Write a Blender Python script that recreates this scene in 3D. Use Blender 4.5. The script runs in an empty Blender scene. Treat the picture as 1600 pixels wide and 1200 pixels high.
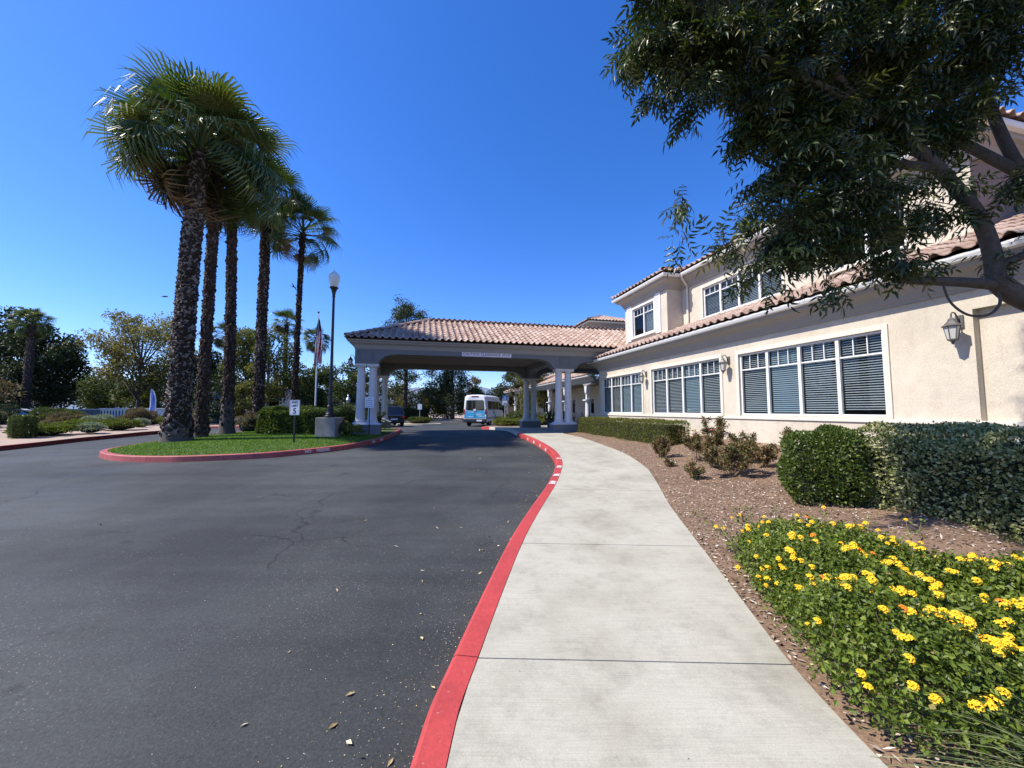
import bpy, math, random
import numpy as np
from mathutils import Vector, Matrix
from mathutils.geometry import delaunay_2d_cdt
rad = math.radians
random.seed(5); rng = np.random.default_rng(11)
S = bpy.context.scene; COL = S.collection

# ------------------------------------------------------------------ camera, sky, sun, exposure
cam = bpy.data.cameras.new('camera'); cam.sensor_width = 36; cam.lens = 13.5
cam.clip_start = .05; cam.clip_end = 8000
co = bpy.data.objects.new('camera', cam); COL.objects.link(co)
co.location = (0, 0, 1.5); co.rotation_euler = (rad(90) + math.atan(41/600), 0, 0)
S.camera = co
SUN_EL, SUN_AZ = rad(51), rad(10)        # light travels towards +X, a little +Y
W = bpy.data.worlds.new("World"); S.world = W; W.use_nodes = True
nt = W.node_tree; bg = nt.nodes['Background']
sky = nt.nodes.new('ShaderNodeTexSky'); sky.sky_type = 'NISHITA'; sky.sun_disc = False
sky.sun_elevation = SUN_EL; sky.sun_rotation = rad(270) - SUN_AZ
sky.air_density = 1.0; sky.dust_density = 0.45; sky.ozone_density = 3.6; sky.altitude = 300
hs_ = nt.nodes.new('ShaderNodeHueSaturation'); hs_.inputs['Saturation'].default_value = 1.28; hs_.inputs['Value'].default_value = 1.0
nt.links.new(sky.outputs[0], hs_.inputs['Color']); mg_ = nt.nodes.new('ShaderNodeMix'); mg_.data_type = 'RGBA'; mg_.blend_type = 'MULTIPLY'; mg_.inputs[0].default_value = 1; mg_.clamp_result = False; mg_.inputs[7].default_value = (1.02, 1.06, 1.46, 1)
nt.links.new(hs_.outputs[0], mg_.inputs[6]); nt.links.new(mg_.outputs[2], bg.inputs[0]); bg.inputs[1].default_value = 0.118
sl = bpy.data.lights.new('sun', 'SUN'); sl.energy = 5.0; sl.angle = rad(.53); sl.color = (1, .935, .84)
so = bpy.data.objects.new('sun', sl); COL.objects.link(so)
so.rotation_euler = Vector((math.cos(SUN_AZ)*math.cos(SUN_EL), math.sin(SUN_AZ)*math.cos(SUN_EL), -math.sin(SUN_EL))).to_track_quat('-Z', 'Y').to_euler()
so.location = (-20, 0, 30)
S.view_settings.view_transform = 'Standard'; S.view_settings.look = 'None'
S.view_settings.gamma = 1; S.view_settings.exposure = 0.53
try: S.view_settings.use_curve_mapping = False
except Exception: pass
S.render.engine = 'CYCLES'
S.cycles.max_bounces = 6; S.cycles.diffuse_bounces = 3; S.cycles.glossy_bounces = 3
S.cycles.transparent_max_bounces = 12; S.cycles.transmission_bounces = 4
S.cycles.use_adaptive_sampling = True

# ------------------------------------------------------------------ terrain and building frame
PY = [-60, -20, 0, 8, 15, 17.5, 20, 24, 28, 32, 40, 60, 100, 4000]
PZ = [-.6, -.6, 0, .24, .45, .50, .50, .45, .37, .30, .24, .20, 0, 0]
def G(y):
    y = np.asarray(y, float)
    return (np.interp(y-1, PY, PZ)+2*np.interp(y, PY, PZ)+np.interp(y+1, PY, PZ))/4
def g(y): return float(G(y))
_n = math.hypot(1, .24); UX, UY = 1/_n, .24/_n
ROT = math.atan(.24); FLX, FLY = -6.09, 16.1
def xy(a, b): return (FLX + a*UX - b*UY, FLY + a*UY + b*UX)
WA = 10.66                                    # plane of the wing's ground-floor wall (building frame)

# ------------------------------------------------------------------ materials
MATS = {}
def nodes(name):
    m = bpy.data.materials.new(name); m.use_nodes = True
    t = m.node_tree; return m, t, t.nodes['Principled BSDF']
def L(t, a, b): t.links.new(a, b)
def mat(name, col, rough=.7, var=.12, scale=4, bump=.0, bscale=60, metal=0, coord='Object', fine=.0, spec=.5, detail=6):
    m, t, p = nodes(name)
    tc = t.nodes.new('ShaderNodeTexCoord')
    nz = t.nodes.new('ShaderNodeTexNoise'); nz.inputs['Scale'].default_value = scale; nz.inputs['Detail'].default_value = detail
    nz.inputs['Roughness'].default_value = .65
    L(t, tc.outputs[coord], nz.inputs['Vector'])
    mr = t.nodes.new('ShaderNodeMapRange'); mr.inputs[1].default_value = .25; mr.inputs[2].default_value = .75
    mr.inputs[3].default_value = 1-var; mr.inputs[4].default_value = 1+var
    L(t, nz.outputs[0], mr.inputs[0])
    mx = t.nodes.new('ShaderNodeVectorMath'); mx.operation = 'SCALE'; mx.inputs[0].default_value = col[:3]
    L(t, mr.outputs[0], mx.inputs['Scale'])
    out = mx.outputs[0]
    n2 = t.nodes.new('ShaderNodeTexNoise'); n2.inputs['Scale'].default_value = bscale; n2.inputs['Detail'].default_value = 4
    L(t, tc.outputs[coord], n2.inputs['Vector'])
    if fine:
        m2 = t.nodes.new('ShaderNodeMapRange'); m2.inputs[1].default_value = .3; m2.inputs[2].default_value = .7
        m2.inputs[3].default_value = 1-fine; m2.inputs[4].default_value = 1+fine
        L(t, n2.outputs[0], m2.inputs[0])
        s2 = t.nodes.new('ShaderNodeVectorMath'); s2.operation = 'SCALE'
        L(t, out, s2.inputs[0]); L(t, m2.outputs[0], s2.inputs['Scale']); out = s2.outputs[0]
    L(t, out, p.inputs['Base Color'])
    p.inputs['Roughness'].default_value = rough; p.inputs['Metallic'].default_value = metal
    p.inputs['Specular IOR Level'].default_value = spec
    if bump:
        b = t.nodes.new('ShaderNodeBump'); b.inputs['Strength'].default_value = bump; b.inputs['Distance'].default_value = .01
        L(t, n2.outputs[0], b.inputs['Height']); L(t, b.outputs[0], p.inputs['Normal'])
    MATS[name] = m; return m
def rnd_socket(t):
    a = t.nodes.new('ShaderNodeAttribute'); a.attribute_name = 'rnd'
    o = t.nodes.new('ShaderNodeObjectInfo')
    s = t.nodes.new('ShaderNodeMath'); s.operation = 'ADD'; L(t, a.outputs['Fac'], s.inputs[0]); L(t, o.outputs['Random'], s.inputs[1])
    f = t.nodes.new('ShaderNodeMath'); f.operation = 'FRACT'; L(t, s.outputs[0], f.inputs[0])
    return f.outputs[0]
def ramp(t, src, stops):
    r = t.nodes.new('ShaderNodeValToRGB'); L(t, src, r.inputs[0])
    e = r.color_ramp.elements
    while len(e) < len(stops): e.new(.5)
    for k, (p, c) in enumerate(stops): e[k].position = p; e[k].color = (*c, 1)
    return r.outputs[0]
def foliage(name, stops, trans=.3, rough=.5, spec=.4, tcol=None):
    m, t, p = nodes(name)
    c = ramp(t, rnd_socket(t), stops)
    L(t, c, p.inputs['Base Color']); p.inputs['Roughness'].default_value = rough; p.inputs['Specular IOR Level'].default_value = spec
    if trans:
        tr = t.nodes.new('ShaderNodeBsdfTranslucent')
        s = t.nodes.new('ShaderNodeMix'); s.data_type = 'RGBA'; s.blend_type = 'MULTIPLY'; s.inputs[0].default_value = 1
        L(t, c, s.inputs[6]); s.inputs[7].default_value = tcol or (1.5, 1.7, .6, 1); L(t, s.outputs[2], tr.inputs[0])
        mx = t.nodes.new('ShaderNodeMixShader'); mx.inputs[0].default_value = trans
        L(t, p.outputs[0], mx.inputs[1]); L(t, tr.outputs[0], mx.inputs[2])
        L(t, mx.outputs[0], t.nodes['Material Output'].inputs[0])
    MATS[name] = m; return m
def glass(name, tint=(.9, .95, .93), ior=1.5, refl=1.0):
    m, t, p = nodes(name); t.nodes.remove(p)
    f = t.nodes.new('ShaderNodeFresnel'); f.inputs[0].default_value = ior
    tr = t.nodes.new('ShaderNodeBsdfTransparent'); tr.inputs[0].default_value = (*tint, 1)
    gl = t.nodes.new('ShaderNodeBsdfGlossy'); gl.inputs['Roughness'].default_value = .01
    k = t.nodes.new('ShaderNodeMath'); k.operation = 'MULTIPLY'; k.inputs[1].default_value = refl; L(t, f.outputs[0], k.inputs[0])
    nz = t.nodes.new('ShaderNodeTexNoise'); nz.inputs['Scale'].default_value = 1.2; b = t.nodes.new('ShaderNodeBump'); b.inputs['Strength'].default_value = .03
    L(t, nz.outputs[0], b.inputs['Height']); L(t, b.outputs[0], gl.inputs['Normal'])
    mx = t.nodes.new('ShaderNodeMixShader'); L(t, k.outputs[0], mx.inputs[0]); L(t, tr.outputs[0], mx.inputs[1]); L(t, gl.outputs[0], mx.inputs[2])
    L(t, mx.outputs[0], t.nodes['Material Output'].inputs[0]); MATS[name] = m; return m

# asphalt: sealed surface, streaked wear, pale aggregate specks, cracks
def make_asphalt():
    m, t, p = nodes('asphalt'); tc = t.nodes.new('ShaderNodeTexCoord'); N = t.nodes.new
    def noise(scale, det=5, vec=None, rough=.6):
        n = N('ShaderNodeTexNoise'); n.inputs['Scale'].default_value = scale; n.inputs['Detail'].default_value = det; n.inputs['Roughness'].default_value = rough
        L(t, vec or tc.outputs['Object'], n.inputs['Vector']); return n.outputs[0]
    def mr(s, a, b, c, d):
        n = N('ShaderNodeMapRange'); n.inputs[1].default_value = a; n.inputs[2].default_value = b; n.inputs[3].default_value = c; n.inputs[4].default_value = d
        L(t, s, n.inputs[0]); return n.outputs[0]
    def mul(a, b):
        n = N('ShaderNodeMath'); n.operation = 'MULTIPLY'; L(t, a, n.inputs[0]); L(t, b, n.inputs[1]); return n.outputs[0]
    mp = N('ShaderNodeMapping'); mp.inputs['Rotation'].default_value = (0, 0, rad(12)); mp.inputs['Scale'].default_value = (.12, .9, 1)
    L(t, tc.outputs['Object'], mp.inputs[0])
    streak = mr(noise(1.3, 6, mp.outputs[0]), .3, .7, .74, 1.3)
    patch = mr(noise(.32, 5), .38, .62, .66, 1.3)
    grain = mr(noise(55, 3, None, .8), .3, .7, .62, 1.4)
    spots = mr(noise(1.5, 3), .66, .72, 1, .6)
    base = mul(mul(mul(streak, patch), grain), spots)
    # specks of bare aggregate, in worn zones
    vo = N('ShaderNodeTexVoronoi'); vo.inputs['Scale'].default_value = 62; vo.inputs['Randomness'].default_value = 1; L(t, tc.outputs['Object'], vo.inputs['Vector'])
    sp = mr(vo.outputs['Distance'], .16, .30, 1, 0)
    wn = N('ShaderNodeTexWhiteNoise'); L(t, vo.outputs['Position'], wn.inputs['Vector'])
    pick = mr(wn.outputs[0], .74, .86, 0, 1)
    zone = mr(noise(.7, 5), .42, .60, .22, 1)
    sp = mul(mul(sp, pick), zone)
    # cracks: thin lines on a warped voronoi, only here and there
    wv = N('ShaderNodeVectorMath'); wv.operation = 'ADD'; n3 = N('ShaderNodeTexNoise'); n3.inputs['Scale'].default_value = 1.1; n3.inputs['Detail'].default_value = 8
    L(t, tc.outputs['Object'], n3.inputs['Vector']); L(t, n3.outputs['Color'], wv.inputs[0]); L(t, tc.outputs['Object'], wv.inputs[1])
    v2 = N('ShaderNodeTexVoronoi'); v2.feature = 'DISTANCE_TO_EDGE'; v2.inputs['Scale'].default_value = .33; L(t, wv.outputs[0], v2.inputs['Vector'])
    cr = mr(v2.outputs['Distance'], .0, .006, 1, 0); cr = mul(cr, mr(noise(.5, 3), .46, .54, 0, 1))
    col = N('ShaderNodeVectorMath'); col.operation = 'SCALE'; col.inputs[0].default_value = (.0400, .0430, .0400); L(t, base, col.inputs['Scale'])
    mx = N('ShaderNodeMix'); mx.data_type = 'RGBA'; L(t, sp, mx.inputs[0]); L(t, col.outputs[0], mx.inputs[6]); mx.inputs[7].default_value = (.24, .225, .205, 1)
    m3 = N('ShaderNodeMix'); m3.data_type = 'RGBA'; L(t, cr, m3.inputs[0]); L(t, mx.outputs[2], m3.inputs[6]); m3.inputs[7].default_value = (.012, .012, .013, 1)
    L(t, m3.outputs[2], p.inputs['Base Color'])
    L(t, mr(noise(.8, 5), .3, .7, .62, .85), p.inputs['Roughness']); p.inputs['Specular IOR Level'].default_value = .35
    b = N('ShaderNodeBump'); b.inputs['Strength'].default_value = .5; b.inputs['Distance'].default_value = .006; L(t, noise(90, 3, None, .8), b.inputs['Height']); L(t, b.outputs[0], p.inputs['Normal'])
    MATS['asphalt'] = m
make_asphalt()
def make_concrete(name, c1, c2, c3):
    m, t, p = nodes(name); tc = t.nodes.new('ShaderNodeTexCoord'); N = t.nodes.new
    def noise(scale, det=6, vec=None, rough=.65):
        n = N('ShaderNodeTexNoise'); n.inputs['Scale'].default_value = scale; n.inputs['Detail'].default_value = det; n.inputs['Roughness'].default_value = rough
        L(t, vec or tc.outputs['Object'], n.inputs['Vector']); return n.outputs[0]
    base = ramp(t, noise(1.6, 8), [(.3, c2), (.52, c1), (.75, c3)])
    mp = N('ShaderNodeMapping'); mp.inputs['Scale'].default_value = (1.2, 55, 1); mp.inputs['Rotation'].default_value = (0, 0, rad(-2)); L(t, tc.outputs['Object'], mp.inputs[0])
    br = N('ShaderNodeMapRange'); br.inputs[1].default_value = .3; br.inputs[2].default_value = .7; br.inputs[3].default_value = .9; br.inputs[4].default_value = 1.09; L(t, noise(3, 3, mp.outputs[0]), br.inputs[0])
    fn = N('ShaderNodeMapRange'); fn.inputs[1].default_value = .25; fn.inputs[2].default_value = .75; fn.inputs[3].default_value = .8; fn.inputs[4].default_value = 1.16; L(t, noise(130, 3, None, .8), fn.inputs[0])
    st = N('ShaderNodeMapRange'); st.inputs[1].default_value = .5; st.inputs[2].default_value = .72; st.inputs[3].default_value = 1; st.inputs[4].default_value = .78; L(t, noise(6, 9, None, .75), st.inputs[0])
    q = N('ShaderNodeMath'); q.operation = 'MULTIPLY'; L(t, br.outputs[0], q.inputs[0]); L(t, fn.outputs[0], q.inputs[1])
    q2 = N('ShaderNodeMath'); q2.operation = 'MULTIPLY'; L(t, q.outputs[0], q2.inputs[0]); L(t, st.outputs[0], q2.inputs[1])
    o = N('ShaderNodeVectorMath'); o.operation = 'SCALE'; L(t, base, o.inputs[0]); L(t, q2.outputs[0], o.inputs['Scale']); L(t, o.outputs[0], p.inputs['Base Color'])
    p.inputs['Roughness'].default_value = .88
    b = N('ShaderNodeBump'); b.inputs['Strength'].default_value = .35; b.inputs['Distance'].default_value = .003; L(t, fn.outputs[0], b.inputs['Height']); L(t, b.outputs[0], p.inputs['Normal'])
    MATS[name] = m
make_concrete('sidewalk_concrete', (.40, .378, .298), (.30, .278, .212), (.455, .43, .35))
make_concrete('old_concrete', (.25, .24, .215), (.15, .15, .14), (.33, .32, .29))
def painted(name, col, under, thr, dirt):
    """kerb paint worn through to the concrete in flecks, scuffed and dirty in patches"""
    m, t, p = nodes(name); N = t.nodes.new; tc = N('ShaderNodeTexCoord')
    def nz(sc, det, a, b, c, d):
        n = N('ShaderNodeTexNoise'); n.inputs['Scale'].default_value = sc; n.inputs['Detail'].default_value = det; n.inputs['Roughness'].default_value = .7; L(t, tc.outputs['Object'], n.inputs['Vector'])
        q = N('ShaderNodeMapRange'); q.inputs[1].default_value = a; q.inputs[2].default_value = b; q.inputs[3].default_value = c; q.inputs[4].default_value = d; L(t, n.outputs[0], q.inputs[0]); return q.outputs[0]
    a = N('ShaderNodeMath'); a.operation = 'MULTIPLY'; L(t, nz(2.2, 6, .3, .7, 1-dirt, 1+dirt*.6), a.inputs[0]); L(t, nz(38, 4, .3, .7, .86, 1.12), a.inputs[1])
    s = N('ShaderNodeVectorMath'); s.operation = 'SCALE'; s.inputs[0].default_value = col; L(t, a.outputs[0], s.inputs['Scale'])
    x = N('ShaderNodeMix'); x.data_type = 'RGBA'; L(t, nz(26, 8, thr, thr+.03, 0, 1), x.inputs[0]); L(t, s.outputs[0], x.inputs[6]); x.inputs[7].default_value = (*under, 1); L(t, x.outputs[2], p.inputs['Base Color'])
    p.inputs['Roughness'].default_value = .65; b = N('ShaderNodeBump'); b.inputs['Strength'].default_value = .4; b.inputs['Distance'].default_value = .005; L(t, nz(45, 5, 0, 1, 0, 1), b.inputs['Height']); L(t, b.outputs[0], p.inputs['Normal']); MATS[name] = m
painted('kerb_red', (.43, .048, .042), (.40, .24, .20), .655, .22)
painted('kerb_red_worn', (.38, .080, .072), (.40, .28, .24), .62, .3)
mat('kerb_pale', (.5, .47, .4), .85, .15, 3, .3, 60)
mat('stencil_white', (.75, .72, .68), .7, .25, 25)
def make_stucco(name, col):
    m, t, p = nodes(name); N = t.nodes.new; tc = N('ShaderNodeTexCoord')
    def nz(sc, det, a, b, c, d, vec=None):
        n = N('ShaderNodeTexNoise'); n.inputs['Scale'].default_value = sc; n.inputs['Detail'].default_value = det; n.inputs['Roughness'].default_value = .65; L(t, vec or tc.outputs['Object'], n.inputs['Vector'])
        q = N('ShaderNodeMapRange'); q.inputs[1].default_value = a; q.inputs[2].default_value = b; q.inputs[3].default_value = c; q.inputs[4].default_value = d; L(t, n.outputs[0], q.inputs[0]); return q.outputs[0]
    def mul(a, b): q = N('ShaderNodeMath'); q.operation = 'MULTIPLY'; L(t, a, q.inputs[0]); L(t, b, q.inputs[1]); return q.outputs[0]
    mp = N('ShaderNodeMapping'); mp.inputs['Scale'].default_value = (3, 3, .35); L(t, tc.outputs['Object'], mp.inputs[0])
    v = mul(mul(nz(1.1, 8, .3, .7, .86, 1.10), nz(5, 5, .3, .7, .93, 1.06)), mul(nz(1.5, 6, .55, .75, 1, .86, mp.outputs[0]), nz(48, 4, .3, .7, .86, 1.12)))
    s = N('ShaderNodeVectorMath'); s.operation = 'SCALE'; s.inputs[0].default_value = col; L(t, v, s.inputs['Scale'])
    x = N('ShaderNodeMix'); x.data_type = 'RGBA'; L(t, nz(.8, 5, .45, .7, 0, .35), x.inputs[0]); L(t, s.outputs[0], x.inputs[6]); s2 = N('ShaderNodeVectorMath'); s2.operation = 'MULTIPLY'; L(t, s.outputs[0], s2.inputs[0]); s2.inputs[1].default_value = (.93, .87, .84); L(t, s2.outputs[0], x.inputs[7]); L(t, x.outputs[2], p.inputs['Base Color'])
    p.inputs['Roughness'].default_value = .93; p.inputs['Specular IOR Level'].default_value = .25
    b = N('ShaderNodeBump'); b.inputs['Strength'].default_value = .75; b.inputs['Distance'].default_value = .008; L(t, nz(46, 5, 0, 1, 0, 1), b.inputs['Height']); L(t, b.outputs[0], p.inputs['Normal']); MATS[name] = m
make_stucco('stucco', (.585, .52, .415))
mat('stucco_brown_shade', (.27, .20, .16), .92, .10, 1.3, .9, 42, fine=.06)  # brown tone carries the shade of the upper end wall in its colour
mat('stucco_pale', (.64, .59, .50), .9, .05, 2, .3, 50)
mat('cornice_paint', (.32, .30, .27), .7, .05, 2, .1, 40)  # lowered so the shade under the eaves sits in the colour
mat('white_trim', (.74, .74, .72), .45, .03, 5)
mat('shutter_white', (.78, .78, .76), .5, .03, 5)
mat('canopy_grey', (.155, .163, .165), .8, .07, 3, .2, 50)  # grey paint darkened further, canopy shade put into the colour
mat('canopy_cornice', (.29, .28, .26), .7, .05, 2)  # cornice tone also darkened to stand in for shade
mat('column_paint', (.58, .575, .57), .65, .05, 4, .1, 40)
mat('plinth_paint', (.17, .175, .18), .85, .14, 6, .5, 30)  # grey deepened to carry the shade on the plinths
mat('plinth_cap', (.62, .64, .66), .7, .08, 6)
mat('soffit', (.17, .15, .13), .85, .06, 3)  # ceiling colour darkened to deepen the shade beneath
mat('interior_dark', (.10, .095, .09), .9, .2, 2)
mat('blind_white', (.88, .89, .86), .5, .03, 8)
mat('blind_teal', (.62, .72, .73), .5, .03, 8)
mat('lantern_metal', (.13, .125, .12), .5, .15, 20, metal=.3)
mat('lantern_glass', (.55, .54, .50), .3, .1, 10)
mat('black_metal', (.014, .014, .015), .4, .2, 10, metal=.2)
mat('bronze_metal', (.022, .018, .016), .45, .2, 10, metal=.3)
mat('sign_white', (.72, .74, .78), .45, .03, 5)
mat('sign_black', (.02, .02, .022), .5, .05, 5)
mat('sign_blue', (.03, .19, .55), .4, .05, 5)
mat('sign_ink_blue', (.10, .16, .30), .5, .05, 5)
mat('sign_red_letter', (.23, .05, .045), .6, .05, 5)
mat('galvanised', (.42, .45, .46), .45, .1, 10, metal=.6)
mat('pole_paint', (.55, .58, .58), .5, .05, 10)
mat('acorn_glass', (.62, .66, .64), .25, .05, 5)
mat('bark_grey', (.10, .085, .068), .9, .3, 9, .9, 30, fine=.2)
mat('bark_ash', (.075, .062, .050), .88, .28, 7, .8, 28, fine=.15)
mat('bark_dark', (.055, .043, .034), .9, .3, 6, .8, 20)
mat('palm_base', (.085, .072, .060), .95, .3, 5, .9, 30, fine=.25)
mat('palm_core', (.045, .030, .022), .95, .3, 8)
mat('twig', (.16, .115, .075), .85, .2, 20)
mat('soil', (.185, .118, .072), .97, .25, 3, .8, 50, fine=.35)
mat('soil_left', (.36, .27, .20), .97, .2, 1.5, .6, 30, fine=.25)
mat('dry_ground', (.22, .19, .12), .97, .3, .05, .3, 2)
mat('turf_soil', (.06, .095, .02), .95, .25, 2)
mat('hill_brush_haze', (.135, .175, .235), 1, .18, .006, 0, 1)  # blue cast is distance haze put into the brush colour
mat('hedge_core', (.012, .018, .007), 1, .2, 5)  # near-black solid added inside the foliage to block light
mat('roof_under', (.09, .05, .04), .95, .2, 5)
mat('petal_yellow', (.85, .52, .012), .6, .2, 40)
mat('petal_orange', (.80, .24, .01), .6, .2, 40)
mat('petal_pink', (.75, .20, .22), .6, .2, 40)
mat('petal_white', (.75, .72, .68), .6, .1, 40)
mat('van_white', (.72, .73, .73), .28, .02, 2)
mat('van_blue', (.045, .34, .60), .3, .08, 2)
mat('van_teal', (.06, .30, .36), .3, .1, 2)
mat('car_black', (.012, .013, .017), .16, .05, 2)
mat('car_white', (.70, .70, .70), .2, .02, 2)
mat('car_silver', (.40, .41, .42), .25, .05, 2, metal=.5)
mat('car_glass', (.012, .014, .016), .05, .05, 2, spec=.8)
mat('tyre', (.015, .015, .015), .85, .1, 10)
mat('rim', (.35, .35, .36), .35, .05, 10, metal=.7)
mat('plastic_black', (.02, .02, .02), .6, .1, 10)
mat('lamp_red', (.40, .01, .01), .25, .05, 10)
mat('lamp_clear', (.7, .7, .68), .15, .03, 10)
mat('wood_bench', (.14, .09, .055), .7, .2, 10)
mat('chair_white', (.62, .62, .60), .5, .05, 10)
mat('pot_clay', (.10, .075, .06), .8, .2, 10)
mat('fountain_dark', (.02, .018, .017), .6, .2, 5)
mat('house_grey', (.17, .18, .185), .85, .1, 3)
mat('house_white', (.66, .65, .62), .8, .05, 3)
mat('house_salmon', (.42, .26, .19), .85, .1, 3)
mat('dry_leaf', (.50, .38, .20), .8, .25, 20)
mat('flag_navy', (.02, .03, .10), .8, .05, 5)
mat('flag_red', (.28, .03, .04), .8, .05, 5)
mat('flag_white', (.55, .54, .55), .8, .05, 5)
mat('banner_blue', (.07, .14, .48), .6, .15, 3)
mat('banner_white', (.68, .72, .80), .6, .03, 3)
mat('bird_dark', (.03, .028, .026), .8, .1, 5)
mat('patch_tar', (.010, .010, .011), .5, .1, 8)
glass('window_glass', (.88, .93, .91), 1.45, .8)
foliage('ash_leaf', [(0, (.016, .030, .009)), (.5, (.030, .050, .012)), (.85, (.060, .085, .018)), (1, (.16, .16, .06))], .20, .38, .45)
foliage('palm_leaf', [(0, (.045, .075, .018)), (.6, (.085, .125, .026)), (1, (.18, .19, .06))], .22, .4, .5)
foliage('palm_dead', [(0, (.16, .095, .045)), (.6, (.24, .15, .075)), (1, (.34, .24, .14))], .15, .7, .2, (1.2, 1, .7, 1))
foliage('palm_boot', [(0, (.022, .014, .010)), (.45, (.055, .036, .026)), (.8, (.12, .085, .065)), (1, (.30, .25, .20))], 0, .85, .2)
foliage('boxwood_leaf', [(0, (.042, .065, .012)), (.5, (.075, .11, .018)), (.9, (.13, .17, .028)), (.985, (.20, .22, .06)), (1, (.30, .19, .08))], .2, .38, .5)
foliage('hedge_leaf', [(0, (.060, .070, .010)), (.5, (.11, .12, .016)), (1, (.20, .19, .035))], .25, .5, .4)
foliage('varieg_leaf', [(0, (.065, .085, .028)), (.40, (.12, .145, .045)), (.70, (.28, .29, .11)), (1, (.55, .52, .28))], .2, .5, .4)
foliage('lantana_leaf', [(0, (.048, .072, .011)), (.45, (.105, .150, .018)), (.85, (.19, .24, .030)), (.97, (.25, .27, .05)), (1, (.30, .20, .08))], .25, .5, .4)
foliage('rose_leaf', [(0, (.07, .085, .025)), (.40, (.12, .125, .035)), (.68, (.17, .075, .04)), (.9, (.24, .13, .07)), (1, (.32, .25, .13))], .2, .5, .4)
foliage('tree_dark', [(0, (.014, .026, .010)), (.5, (.026, .042, .014)), (1, (.055, .068, .022))], .15, .6, .3)
foliage('tree_olive', [(0, (.060, .066, .014)), (.5, (.115, .120, .022)), (1, (.21, .18, .045))], .25, .6, .3)
foliage('tree_mid', [(0, (.038, .055, .013)), (.5, (.070, .092, .020)), (1, (.13, .14, .035))], .2, .6, .3)
foliage('tree_brown', [(0, (.09, .065, .035)), (.5, (.15, .105, .06)), (1, (.21, .16, .09))], .2, .6, .3)
foliage('tree_wispy', [(0, (.11, .10, .03)), (.5, (.19, .16, .06)), (1, (.30, .24, .12))], .3, .6, .3)
foliage('pine_leaf', [(0, (.028, .046, .020)), (.5, (.050, .070, .030)), (1, (.10, .11, .05))], .15, .6, .3)
foliage('ground_cover', [(0, (.07, .10, .018)), (.5, (.12, .15, .025)), (1, (.22, .21, .05))], .25, .6, .3)
foliage('silver_leaf', [(0, (.16, .20, .14)), (.5, (.25, .28, .20)), (1, (.38, .39, .30))], .2, .6, .3)
foliage('grass_blade', [(0, (.065, .13, .012)), (.5, (.105, .20, .018)), (1, (.19, .28, .035))], .3, .5, .3)
foliage('long_grass', [(0, (.09, .13, .05)), (.5, (.20, .24, .10)), (1, (.42, .40, .22))], .2, .5, .4)
foliage('mulch_chip', [(0, (.060, .038, .024)), (.30, (.16, .105, .070)), (.62, (.32, .24, .18)), (1, (.66, .57, .47))], 0, .95, .2)
foliage('tile_clay', [(0, (.31, .205, .155)), (.35, (.37, .26, .20)), (.7, (.42, .31, .245)), (1, (.48, .375, .305))], 0, .85, .25)
foliage('litter', [(0, (.32, .22, .10)), (.5, (.50, .40, .22)), (1, (.66, .60, .44))], 0, .8, .2)

# ------------------------------------------------------------------ mesh helpers
def link(o, parent=None):
    COL.objects.link(o)
    if parent is not None: o.parent = parent
    return o
def mesh_np(name, V, F, m, parent=None, rnd=None, smooth=False, mi=None):
    """V (n,3); F: list of (k, array) groups or one (m,k) array"""
    if not isinstance(F, list): F = [F]
    me = bpy.data.meshes.new(name); me.vertices.add(len(V)); me.vertices.foreach_set('co', np.asarray(V, np.float32).ravel())
    idx = np.concatenate([np.asarray(f).ravel() for f in F]); tot = np.concatenate([np.full(len(f), np.asarray(f).shape[1]) for f in F])
    me.loops.add(len(idx)); me.loops.foreach_set('vertex_index', idx.astype(np.int32))
    me.polygons.add(len(tot)); st = np.concatenate([[0], np.cumsum(tot)[:-1]]); me.polygons.foreach_set('loop_start', st.astype(np.int32))
    try: me.polygons.foreach_set('loop_total', tot.astype(np.int32))
    except Exception: pass
    if mi is not None: me.polygons.foreach_set('material_index', np.asarray(mi, np.int32))
    me.update(calc_edges=True)
    if rnd is not None:
        a = me.attributes.new('rnd', 'FLOAT', 'POINT'); a.data.foreach_set('value', np.asarray(rnd, np.float32))
    for x in (m if isinstance(m, (list, tuple)) else [m]): me.materials.append(MATS[x])
    me.polygons.foreach_set('use_smooth', np.full(len(tot), smooth)); me.validate()
    return link(bpy.data.objects.new(name, me), parent)
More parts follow.
